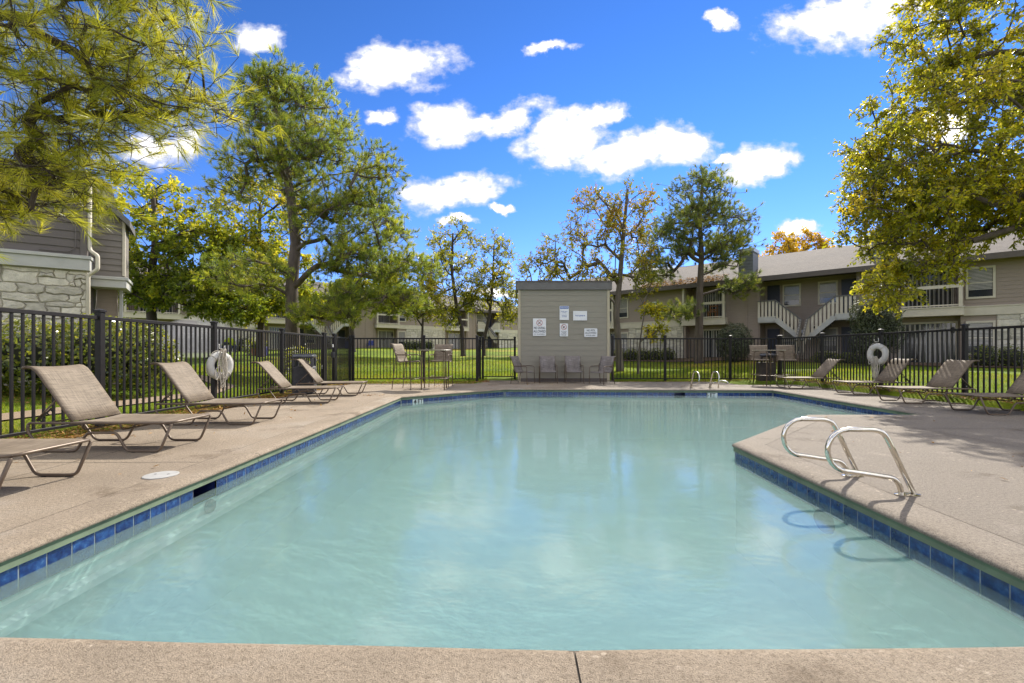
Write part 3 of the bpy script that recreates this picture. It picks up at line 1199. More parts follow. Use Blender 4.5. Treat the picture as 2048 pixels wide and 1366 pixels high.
# ------------------------------------------------------------------ pool shed
SX0, SX1, SY, SH = .23, 3.76, 17.5, 3.84
shed = thing('pool_shed', 'grey-green pool equipment shed with lap siding and flat dark roof edge', 'shed', (SX0, SY, 0))
SW = SX1 - SX0
SD = 3.2
MB().box(.03, SW - .03, .05, SD, 0, SH - .25).build('wall', M['shed_siding'], shed)
rows = 16
zz = np.linspace(.14, SH - .30, rows + 1)
for i in range(rows):
    mb = MB()
    for (xa, xb, ya, yb, ax) in ((.10, SW - .10, 0, 0, 'x'),):
        mb.add([(xa, .048, zz[i]), (xb, .048, zz[i]), (xb, .030, zz[i]), (xa, .030, zz[i]), (xa, .048, zz[i + 1] + .012), (xb, .048, zz[i + 1] + .012), (xb, .040, zz[i + 1] + .012), (xa, .040, zz[i + 1] + .012)],
               [(0, 1, 2, 3), (4, 7, 6, 5), (3, 2, 6, 7), (0, 3, 7, 4), (1, 5, 6, 2)])
    mb.build('plank', M['shed_siding'], shed)
for x in (0, SW - .10):
    MB().cbox(x, x + .10, .005, .06, .0, SH - .28, .006).build('corner_board', M['shed_trim'], shed)
MB().box(.02, SW - .02, .03, .06, 0, .14).build('base_board', M['fascia'], shed)
MB().cbox(-.06, SW + .08, -.05, .02, SH - .30, SH, .008).build('fascia', M['fascia_grey'], shed)
MB().cbox(-.06, -.005, .022, SD + .1, SH - .30, SH, .008).build('fascia', M['fascia_grey'], shed)
MB().cbox(SW + .02, SW + .08, .022, SD + .1, SH - .30, SH, .008).build('fascia', M['fascia_grey'], shed)
MB().box(-.08, SW + .10, -.07, SD + .12, SH + .002, SH + .04).build('roof', M['fascia'], shed)


# ------------------------------------------------------------------ signs on the shed
def sign(label, x0, x1, z0, z1, lines, mat='sign', ring=None, band=None, r=.02):
    cx, cz = (x0 + x1) / 2, (z0 + z1) / 2
    w, h = x1 - x0, z1 - z0
    root = thing('sign', label, 'sign', (cx, SY - .001, cz))
    poly = []
    for (sx, sz, a0) in ((1, -1, -90), (1, 1, 0), (-1, 1, 90), (-1, -1, 180)):
        for q in range(4):
            a = R(a0 + q * 30)
            poly.append((sx * (w / 2 - r) + r * math.cos(a), sz * (h / 2 - r) + r * math.sin(a)))
    MB().prism(poly, -.006, .012).build('plate', M[mat], root)
    if band:
        MB().box(-w / 2 + .015, w / 2 - .015, -.008, -.0065, h / 2 - .015 - band, h / 2 - .015).build('header', M['blue_text'], root)
    if ring:
        rr, rz_ = ring
        circ = [(rr * math.cos(a), -.008, rz_ + rr * math.sin(a)) for a in np.linspace(0, 2 * math.pi, 28, endpoint=False)]
        MB().tube(circ, .009, 5, closed=True).build('prohibition_ring', M['red_mark'], root)
        c_ = rr * .7
        MB().bar((-c_, -.008, rz_ + c_), (c_, -.008, rz_ - c_), .014, .006, (0, 1, 0)).build('prohibition_slash', M['red_mark'], root)
    for (t, zc, s_, mt, sx) in lines:
        text(t, s_, M[mt], root, (0, -.0085, zc), 0, 'lettering', sx)
    return root


s1 = sign('white no diving allowed sign with red prohibition circle', .806, 1.308, 1.77, 2.44,
          [('NO DIVING', -.035, .125, 'dark_text', .66), ('ALLOWED', -.165, .125, 'dark_text', .78), ('4 FT TO 5 FT DEPTH', -.275, .06, 'dark_text', .72)], ring=(.108, .17))
mb = MB()
mb.bar((-.05, -.0075, .11), (.045, -.0075, .22), .02, .004, (0, 1, 0))
mb.bar((-.01, -.0075, .16), (.05, -.0075, .13), .012, .004, (0, 1, 0))
mb.bar((-.06, -.0075, .17), (-.02, -.0075, .145), .012, .004, (0, 1, 0))
mb.build('diver_symbol', M['dark_text'], s1)
sign('tall white pool rules sign with blue header', 1.83, 2.187, 2.38, 2.92,
     [('POOL RULES', .207, .066, 'sign', .78), ('No Glass Allowed', .055, .040, 'blue_text', .82), ('In Pool Area', .005, .036, 'blue_text', .8), ('Residents Pool', -.085, .038, 'blue_text', .82), ('Tags Required', -.14, .040, 'blue_text', .82)], band=.095)
sign('wide white pool capacity sign with blue lettering', 2.35, 2.885, 2.363, 2.727, [('Pool Capacity 45', .0, .066, 'blue_text', .82)], r=.006)
s4 = sign('small white no alcohol sign below the pool rules sign', 1.837, 2.154, 1.752, 2.248,
          [('NO ALCOHOL', -.055, .042, 'dark_text', .8), ('OR GLASSES', -.105, .042, 'dark_text', .8), ('ALLOWED IN', -.155, .042, 'dark_text', .8), ('POOL AREA', -.205, .042, 'dark_text', .8)], ring=(.098, .11))
mb = MB()
mb.prism([(-.04, .06), (-.01, .06), (-.01, .12), (-.018, .15), (-.032, .15), (-.04, .12)], -.0085, -.0065)
mb.prism([(.02, .06), (.03, .06), (.028, .10), (.045, .14), (.005, .14), (.022, .10)], -.0085, -.0065)
mb.build('bottle_symbol', M['dark_text'], s4)
sign('low white no pets allowed sign near the right edge of the shed', 2.777, 3.28, 1.727, 2.058,
     [('NO PETS', .085, .10, 'dark_text', .80), ('ALLOWED', -.012, .10, 'dark_text', .9), ('IN POOL AREA', -.105, .062, 'dark_text', .86)], r=.03)


# ------------------------------------------------------------------ sun loungers (foot at x=0, head at +x)
def make_lounger(label, sl='sling'):
    root = thing('sun_lounger', label, 'sun lounger', group='sling sun loungers around the pool')
    W = .335
    zr = .335
    r = .0145
    # side rails and foot bar in one bent tube
    fr = fillet([(1.68, -W, .30), (1.66, -W, zr), (.13, -W, zr), (.02, -W + .02, zr + .008), (0.0, -W + .10, zr + .012), (0.0, W - .10, zr + .012), (.02, W - .02, zr + .008), (.13, W, zr), (1.66, W, zr), (1.68, W, .30)], .05, 4)
    MB().tube(fr, r, 8).build('frame', M['bronze'], root, True)
    for s_ in (-1, 1):
        y = s_ * (W + .002)
        leg = fillet([(.03, y, zr - .01), (.165, y, r), (.54, y, r), (.66, y, .225), (1.0, y, .225), (1.12, y, r), (1.52, y, r), (1.68, y, .24), (1.67, y, zr - .005)], .055, 5)
        lg = MB().tube(leg, r, 8).build('leg', M['bronze'], root, True)
        for x in (.24, .46, 1.2, 1.44):
            MB().box(x - .02, x + .02, y - .013, y + .013, .0, .006).build('glide', M['black'], lg)
    for x in (.62, 1.06):
        MB().tube(fillet([(x, -W, zr - .01), (x + .02, -W + .05, .25), (x + .02, W - .05, .25), (x, W, zr - .01)], .05, 4), .011, 7).build('cross_brace', M['bronze'], root, True)
    prof = [(.03, zr + .006), (.15, zr + .012), (.5, zr + .010), (.9, zr + .010), (1.17, zr + .012)]
    MB().sheet(prof, -W + .008, W - .008, .006, 8, .018).build('seat_sling', M[sl], root, True)
    bp = [(1.185, .352), (1.30, .495), (1.42, .645), (1.53, .782), (1.595, .862), (1.645, .915), (1.70, .945), (1.755, .950), (1.80, .935)]
    WB = W - .022
    for s_ in (-1, 1):
        MB().tube([(x, s_ * WB, z - .006) for x, z in bp], .0125, 8).build('back_rail', M['bronze'], root, True)
    MB().tube([(bp[-1][0], -WB, bp[-1][1] - .006), (bp[-1][0], WB, bp[-1][1] - .006)], .012, 8).build('back_rail', M['bronze'], root, True)
    MB().sheet([(x - .006, z + .006) for x, z in bp], -WB - .01, WB + .01, .006, 8, .016).build('back_sling', M[sl], root, True)
    for s_ in (-1, 1):
        y = s_ * (WB - .03)
        MB().tube([(1.40, y, .60), (1.635, y, .36)], .010, 6).build('support_arm', M['bronze'], root, True)
        rk = MB()
        rk.bar((1.47, y - s_ * .012, .50), (1.63, y - s_ * .012, .345), .006, .03, (0, 1, 0))
        for q in range(4):
            t = q / 3.3
            rk.bar((1.48 + .14 * t, y - s_ * .012, .478 - .13 * t), (1.455 + .14 * t, y - s_ * .012, .458 - .13 * t), .006, .016, (0, 1, 0))
        rk.build('ratchet', M['black'], root)
    MB().tube([(1.50, -W, zr - .002), (1.50, W, zr - .002)], .010, 7).build('cross_brace', M['bronze'], root, True)
    return root


PI = math.pi
lo = make_lounger('nearest sun lounger on the left, only its foot end in view')
lo.location = (-3.86, 3.87, 0)
lo.rotation_euler = (0, 0, PI)
for (x, y, a, lb) in [(-3.87, 5.55, 180, 'tan sling lounger second from the camera on the left, in front of the hedge'),
                      (-3.92, 7.50, 181, 'tan sling lounger on the left just before the rope-draped life ring'),
                      (-3.98, 10.55, 187, 'tan sling lounger on the left, between life ring and litter bin'),
                      (-3.95, 12.30, 188, 'farthest tan sling lounger on the left, in front of the litter bin'),
                      (8.52, 14.55, -4, 'farthest lounger on the right, beside the bar chairs'),
                      (8.95, 12.45, -3, 'lounger on the right standing in front of the white life ring'),
                      (8.55, 10.42, -2, 'greyish lounger on the right with its back against a fence post'),
                      (8.50, 8.62, -1, 'nearest lounger on the right, cut by the picture edge')]:
    cp = copy_tree(lo, (x, y, 0), R(a), lb)
    tilt = R(random.uniform(-3.5, 3.0))
    pv_ = Vector((1.185, 0, .352))
    rot_ = Matrix.Rotation(tilt, 4, 'Y')
    for part in cp.children:
        if part.name.startswith('back_'):
            part.matrix_basis = Matrix.Translation(pv_) @ rot_ @ Matrix.Translation(-pv_)


# ------------------------------------------------------------------ sling chairs
def make_chair(label, seat, back, arm, foot=None, sl='sling_grey', name='patio_chair', cat='chair', group=None, frame='bronze'):
    """faces -y"""
    root = thing(name, label, cat, group=group)
    W = .29
    r = .0125
    lean = .20
    for s_ in (-1, 1):
        y0 = -.30
        MB().tube(fillet([(s_ * (W + .03), y0 - .02, r), (s_ * (W + .02), y0, arm - .02), (s_ * (W + .02), y0 + .07, arm), (s_ * (W + .02), .22, arm - .005)], .06, 4), r, 8).build('leg', M[frame], root, True)
        MB().tube(fillet([(s_ * (W + .02), .34, r), (s_ * (W + .01), .20, arm - .005), (s_ * W, .24, arm + .10)], .05, 3), r, 8).build('leg', M[frame], root, True)
        MB().cbox(s_ * (W + .02) - .02, s_ * (W + .02) + .02, -.22, .16, arm + .006, arm + .020, .005).build('armrest', M[frame], root)
        bpx = [(-.27, seat - .010), (-.22, seat), (.05, seat - .035), (.13, seat - .030), (.18, seat + .03), (.26, (seat + back) / 2), (.33, back - .05), (.37, back - .01), (.42, back)]
        MB().tube([(s_ * W, yy, z_) for yy, z_ in bpx], .011, 7).build('side_rail', M[frame], root, True)
    sp = [(-.285, seat - .028), (-.265, seat + .004), (-.20, seat + .012), (.05, seat - .022), (.12, seat - .018)]
    bk = [(.12, seat - .018), (.165, seat + .02), (.20, seat + .12), (.25, (seat + back) / 2 + .01), (.32, back - .05), (.36, back), (.42, back + .012)]
    for (nm, pr) in (('seat_sling', sp), ('back_sling', bk)):
        m_ = MB().sheet(pr, -W + .002, W - .002, .006, 6, .012)
        m_.v = [(y, x, z) for x, y, z in m_.v]
        m_.f = [tuple(reversed(f)) for f in m_.f]
        m_.build(nm, M[sl], root, True)
    MB().tube([(-W - .01, .27, .12 if foot is None else foot), (W + .01, .27, .12 if foot is None else foot)], .009, 6).build('stretcher', M[frame], root, True)
    if foot is not None:
        MB().tube([(-W - .02, -.31, foot), (W + .02, -.31, foot)], .012, 6).build('footrest', M[frame], root, True)
        for s_ in (-1, 1):
            MB().tube([(s_ * (W + .02), -.31, foot + .03), (s_ * (W + .02), .27, foot + .03)], .009, 6).build('stretcher', M[frame], root, True)
    return root


ch = make_chair('left chair of the pair facing the pool, centred under the small signs', .44, .99, .64, group='low sling chairs along the shed')
ch.location = (1.33, 16.82, 0)
copy_tree(ch, (2.28, 16.82, 0), 0, 'right chair of the pair facing the pool, against the shed wall')
copy_tree(ch, (.40, 16.55, 0), R(62), 'low sling chair turned sideways at the left corner of the shed')
copy_tree(ch, (3.22, 16.30, 0), R(-48), 'low sling chair turned inward at the right corner of the shed')
bc = make_chair('bar-height sling chair seen in profile at the left bar table', .87, 1.40, 1.06, .32, 'sling', 'bar_chair', 'bar chair', 'bar-height sling chairs')
bc.location = (-3.25, 14.10, 0)
bc.rotation_euler = (0, 0, R(72))
copy_tree(bc, (-2.33, 14.98, 0), R(-6), 'bar-height sling chair facing the pool behind the left bar table')
copy_tree(bc, (9.22, 16.95, 0), R(-22), 'bar-height sling chair directly behind the right bar table')
copy_tree(bc, (9.98, 16.55, 0), R(-24), 'rightmost bar-height sling chair, next to the far corner of the fence')


def make_table(label):
    root = thing('bar_table', label, 'bar table', group='round bar tables')
    H = 1.22
    MB().lathe([(.50, H - .028), (.525, H - .022), (.53, H - .008), (.52, H)], 36).build('table_top', M['table'], root, False)
    for q in range(4):
        a = R(45 + 90 * q)
        c_, s_ = math.cos(a), math.sin(a)
        MB().tube(fillet([(c_ * .30, s_ * .30, H - .035), (c_ * .46, s_ * .46, H - .045), (c_ * .49, s_ * .49, .0)], .10, 5), .0165, 8).build('leg', M['bronze'], root, True)
    MB().tube([(.46 * math.cos(a), .46 * math.sin(a), .34) for a in np.linspace(0, 2 * PI, 24, endpoint=False)], .010, 6, closed=True).build('ring_brace', M['bronze'], root, True)
    return root


tb = make_table('round bar table between the two chairs left of the shed')
tb.location = (-2.42, 14.15, 0)
tb.rotation_euler = (0, 0, R(3))
copy_tree(tb, (9.0, 15.95, 0), R(8), 'round bar table in front of the two chairs at the right fence corner')


# ------------------------------------------------------------------ litter bins
def make_bin(label, mt):
    root = thing('litter_bin', label, 'litter bin', group='litter bins')
    w = .27
    MB().cbox(-w, w, -w, w, .0, .76, .035).build('body', M[mt], root)
    for (z0, z1) in ((.08, .36), (.42, .70)):
        for q in range(4):
            p = MB().cbox(-w + .06, w - .06, -w - .008, -w + .01, z0, z1, .004)
            o = p.build('panel', M[mt], root)
            o.rotation_euler = (0, 0, q * PI / 2)
    for sx in (-1, 1):
        for sy in (-1, 1):
            MB().cbox(sx * (w - .045) - .035, sx * (w - .045) + .035, sy * (w - .045) - .035, sy * (w - .045) + .035, .755, .985, .008).build('post', M[mt], root)
    MB().cbox(-w - .01, w + .01, -w - .01, w + .01, .98, 1.075, .035).build('lid', M['bin_lid'], root)
    MB().cbox(-w + .02, w - .02, -w + .02, w - .02, 1.07, 1.10, .028).build('lid_top', M['bin_lid'], root)
    return root


b1 = make_bin('dark grey litter bin with open-sided lid behind the left loungers', 'bin')
b1.location = (-5.72, 12.55, 0)
b1.rotation_euler = (0, 0, R(14))
b2 = make_bin('dark brown litter bin behind the right-hand bar chairs', 'bin_brown')
b2.location = (9.62, 17.25, 0)
b2.rotation_euler = (0, 0, R(-10))


# ------------------------------------------------------------------ grab rails
def make_rail(label, y_shift=0):
    """in the local x-z plane; water towards -x, anchors at x=0"""
    root = thing('grab_rail', label, 'grab rail', group='stainless steel grab rails')
    pts = [(-.05, 0, .0), (-.055, 0, .06), (-.10, 0, .135), (-.20, 0, .150), (-.47, 0, .19)]
    arc = []
    for a in np.linspace(-95, -268, 12):
        arc.append((-.475 + .168 * math.cos(R(a)), 0, .358 + .168 * math.sin(R(a))))
    pts = fillet(pts, .06, 4) + arc + fillet([(-.48, 0, .528), (-.26, 0, .524), (-.19, 0, .50), (-.15, 0, .43), (.055, 0, 0)], .05, 4)
    MB().tube(pts, .020, 12).build('tube', M['steel'], root, True)
    pl_ = MB().lathe([(.05, 0), (.05, .008), (.03, .014)], 20)
    pl_.v = [(x * 2.0 + .0, y, z) for x, y, z in pl_.v]
    pl_.build('escutcheon', M['steel'], root)
    return root


gr = make_rail('nearest stainless grab rail on the right, closest to the camera')
gr.location = (3.18, 3.66, 0)
copy_tree(gr, (3.16, 4.22, 0), 0, 'second stainless grab rail on the right, behind the nearest one')
copy_tree(gr, (5.77, 14.66, 0), R(90), 'left rail of the pool ladder at the far edge')
copy_tree(gr, (6.37, 14.64, 0), R(90), 'right rail of the pool ladder at the far edge')
hk = thing('short_handrail', 'short bent steel handle beside the far ladder rails', 'handrail', (6.62, 14.60, 0))
MB().tube(fillet([(0, 0, 0), (0, 0, .20), (.06, -.06, .24), (.20, -.16, .22), (.24, -.2, .14)], .05, 4), .019, 10).build('tube', M['steel'], hk, True)

lid = thing('skimmer_lid', 'round white skimmer lid set into the left deck', 'lid', (-3.27, 4.24, 0))
MB().lathe([(.140, .001), (.140, .007), (.130, .010), (.06, .0105)], 32).build('cover', M['lid'], lid)
for x in (-.06, .06):
    MB().lathe([(.012, .0106), (.010, .0118)], 10, (x, .01)).build('finger_hole', M['black'], lid)


# ------------------------------------------------------------------ life rings with ropes (local: ring in y-z plane, facing +x)
def make_ring(label, loc, rz, hang):
    root = thing('life_ring', label, 'life ring', loc, rz)
    Rm = .225
    prof = []
    mb = MB()
    ns, nt = 40, 12
    for i in range(ns):
        a = 2 * PI * i / ns
        for j in range(nt):
            b = 2 * PI * j / nt
            rad = Rm + .080 * math.cos(b)
            mb.v.append((.062 * math.sin(b), rad * math.cos(a), rad * math.sin(a)))
    for i in range(ns):
        for j in range(nt):
            mb.f.append((i * nt + j, ((i + 1) % ns) * nt + j, ((i + 1) % ns) * nt + (j + 1) % nt, i * nt + (j + 1) % nt))
    ring = mb.build('ring', M['white_plastic'], root, True)
    for q in range(4):
        a = R(45 + 90 * q)
        bnd = MB()
        c0 = Vector((0, math.cos(a) * Rm, math.sin(a) * Rm))
        er = Vector((0, math.cos(a), math.sin(a)))
        ex = Vector((1, 0, 0))
        bnd.tube([c0 + er * .085 * math.cos(b) + ex * .068 * math.sin(b) for b in np.linspace(0, 2 * PI, 16, endpoint=False)], .008, 5, closed=True)
        bnd.build('band', M['rope'], ring, True)
    per = [(.0, (Rm + .085 + .02 * math.sin(a * 4)) * math.cos(a), (Rm + .085 + .02 * math.sin(a * 4)) * math.sin(a)) for a in np.linspace(0, 2 * PI, 48, endpoint=False)]
    MB().tube(per, .006, 5, closed=True).build('grab_line', M['rope'], root, True)
    rng = random.Random(hang * 10)
    for q in range(9):
        ln = rng.uniform(.55, .80)
        w = rng.uniform(.025, .07)
        oy = rng.uniform(-.06, .06)
        ox = .07 + rng.uniform(-.01, .035)
        z0 = .34 + rng.uniform(-.03, .03) - hang * .42
        pts = []
        for t in np.linspace(0, 2 * PI, 22, endpoint=False):
            pts.append((ox + rng.uniform(-.008, .008), oy + w * math.sin(t) + .015 * math.sin(3 * t + q), z0 - ln / 2 + ln / 2 * math.cos(t) + rng.uniform(-.01, .01)))
        MB().tube(fillet(pts, .03, 2, True), .0075, 5, closed=True).build('rope_coil', M['rope'], root, True)
    MB().tube(fillet([(.08, -.1, -.2), (.10, -.17, -.32), (.09, -.20, -.10), (.07, -.08, .02)], .08, 4), .008, 5).build('rope_end', M['rope'], root, True)
    MB().tube([(.06, .05, -.30), (.065, .07, -.5), (.05, .05, -.62), (.06, .09, -.72), (.05, .04, -.80)], .008, 5).build('rope_end', M['rope'], root, True)
    MB().tube(fillet([(-.03, 0, .46), (-.03, 0, .36), (.10, 0, .35), (.12, 0, .42)], .03, 3), .008, 6).build('hook', M['white_plastic'], root, True)
    return root


make_ring('white life ring draped with tangled rope on the left fence post', (-6.17, 9.62, .86), R(-17), 0)
make_ring('white life ring hanging on the right fence with rope behind it', (10.38, 12.92, 1.09), R(190), 1)


# ------------------------------------------------------------------ buildings
def lap_siding(mb, x0, x1, y, z0, z1, pitch, out=.022):
    """overlapping boards as one saw-tooth sheet facing -y"""
    z = z0
    while z < z1 - 1e-4:
        zt = min(z + pitch, z1)
        mb.add([(x0, y - out, z), (x1, y - out, z), (x1, y - .004, zt), (x0, y - .004, zt), (x0, y, z), (x1, y, z)], [(0, 1, 2, 3), (0, 4, 5, 1)])
        z = zt
    return mb


def stones(root, x0, x1, y, z0, z1, size, proud=.035, seed=1, name='stone'):
    """random rubble: blocks of mixed size fitted together, each stone an object of its own"""
    rng = random.Random(seed)
    u = size * .30
    nx_, nz = max(2, int(round((x1 - x0) / u))), max(2, int(round((z1 - z0) / (u * .8))))
    ux, uz = (x1 - x0) / nx_, (z1 - z0) / nz
    used = [[False] * nx_ for _ in range(nz)]
    node = {}

    def corner(i, k):
        if (i, k) not in node:
            jx = 0 if i in (0, nx_) else rng.uniform(-.30, .30) * ux
            jz = 0 if k in (0, nz) else rng.uniform(-.30, .30) * uz
            node[(i, k)] = (x0 + i * ux + jx, z0 + k * uz + jz)
        return node[(i, k)]
    for k in range(nz):
        for i in range(nx_):
            if used[k][i]:
                continue
            w, h = rng.choice([(2, 1), (3, 1), (3, 2), (4, 2), (2, 2), (4, 2), (5, 2), (3, 3), (1, 1), (4, 1), (3, 2), (5, 3)])
            w = min(w, nx_ - i)
            h = min(h, nz - k)
            while w > 1 and any(used[k][i + q] for q in range(w)):
                w -= 1
            for kk in range(k, k + h):
                for q in range(w):
                    used[kk][i + q] = True
            ring = [corner(i + q, k) for q in range(w)] + [corner(i + w, k + q) for q in range(h)] + [corner(i + w - q, k + h) for q in range(w)] + [corner(i, k + h - q) for q in range(h)]
            n_ = len(ring)
            cx = sum(p[0] for p in ring) / n_
            cz = sum(p[1] for p in ring) / n_
            g_ = size * .020
            sh = lambda p: (p[0] - math.copysign(min(g_, abs(p[0] - cx)), p[0] - cx), p[1] - math.copysign(min(g_, abs(p[1] - cz)), p[1] - cz))
            ring = [sh(p) for p in ring]
            pr = proud * rng.uniform(.5, 1.3)
            vs_ = [(p[0], y, p[1]) for p in ring]
            vs_ += [(cx + (p[0] - cx) * .93, y - pr * rng.uniform(.75, 1.05), cz + (p[1] - cz) * .90) for p in ring]
            vs_ += [(cx, y - pr * rng.uniform(.95, 1.2), cz)]
            fs = []
            for q in range(n_):
                r_ = (q + 1) % n_
                fs.append((q, r_, n_ + r_, n_ + q))
                fs.append((n_ + q, n_ + r_, 2 * n_))
            MB().add(vs_, fs).build(name, M['stone'], root)


def window(root, x0, x1, z0, z1, y, blinds=True, name='window', fw=.09, slider=False):
    f = MB()
    f.box(x0 - fw, x1 + fw, y - .05, y + .03, z1, z1 + fw)
    f.box(x0 - fw, x1 + fw, y - .05, y + .03, z0 - fw, z0)
    f.box(x0 - fw, x0, y - .048, y + .03, z0, z1)
    f.box(x1, x1 + fw, y - .048, y + .03, z0, z1)
    fr = f.build(name, M['trim'], root)
    MB().box(x0, x1, y - .005, y + .01, z0, z1).build('pane', M['glass'], fr)
    xm, zm = (x0 + x1) / 2, (z0 + z1) / 2
    if slider:
        MB().box(xm - .03, xm + .03, y - .03, y - .006, z0, z1).build('sash', M['trim_grey'], fr)
        w = (x1 - x0) / 22
        bl = MB()
        for i in range(22):
            if i % 2 == 0 and not (10 <= i <= 11):
                bl.box(x0 + i * w, x0 + (i + .8) * w, y - .0085, y - .0055, z0 + .02, z1 - .02)
        bl.build('vertical_blind', M['blind'], fr)
    else:
        MB().box(x0, x1, y - .03, y - .006, zm - .025, zm + .025).build('sash', M['trim'], fr)
        if blinds:
            bl = MB()
            z = z0 + (z1 - z0) * .25
            while z < z1 - .03:
                bl.box(x0 + .01, x1 - .01, y - .0085, y - .0055, z, z + .04)
                z += .065
            bl.build('blind', M['blind'], fr)
    return fr


def railing_boards(mb, pts_top, pts_bot, y, w=.11, gap=.07, th=.03):
    """vertical boards between two polylines in (x, z)"""
    def at(pts, x):
        for (a, b) in zip(pts[:-1], pts[1:]):
            if a[0] <= x <= b[0]:
                t = (x - a[0]) / max(1e-6, b[0] - a[0])
                return a[1] + (b[1] - a[1]) * t
        return pts[-1][1]
    x = pts_top[0][0]
    while x + w < pts_top[-1][0]:
        xa, xb = x, x + w
        mb.add([(xa, y, at(pts_bot, xa)), (xb, y, at(pts_bot, xb)), (xb, y, at(pts_top, xb)), (xa, y, at(pts_top, xa)),
                (xa, y + th, at(pts_bot, xa)), (xb, y + th, at(pts_bot, xb)), (xb, y + th, at(pts_top, xb)), (xa, y + th, at(pts_top, xa))],
               [(0, 1, 2, 3), (7, 6, 5, 4), (0, 3, 7, 4), (1, 5, 6, 2), (3, 2, 6, 7), (0, 4, 5, 1)])
        x += w + gap
    return mb


BAND0, BAND1, EAVE = 2.36, 2.76, 5.10


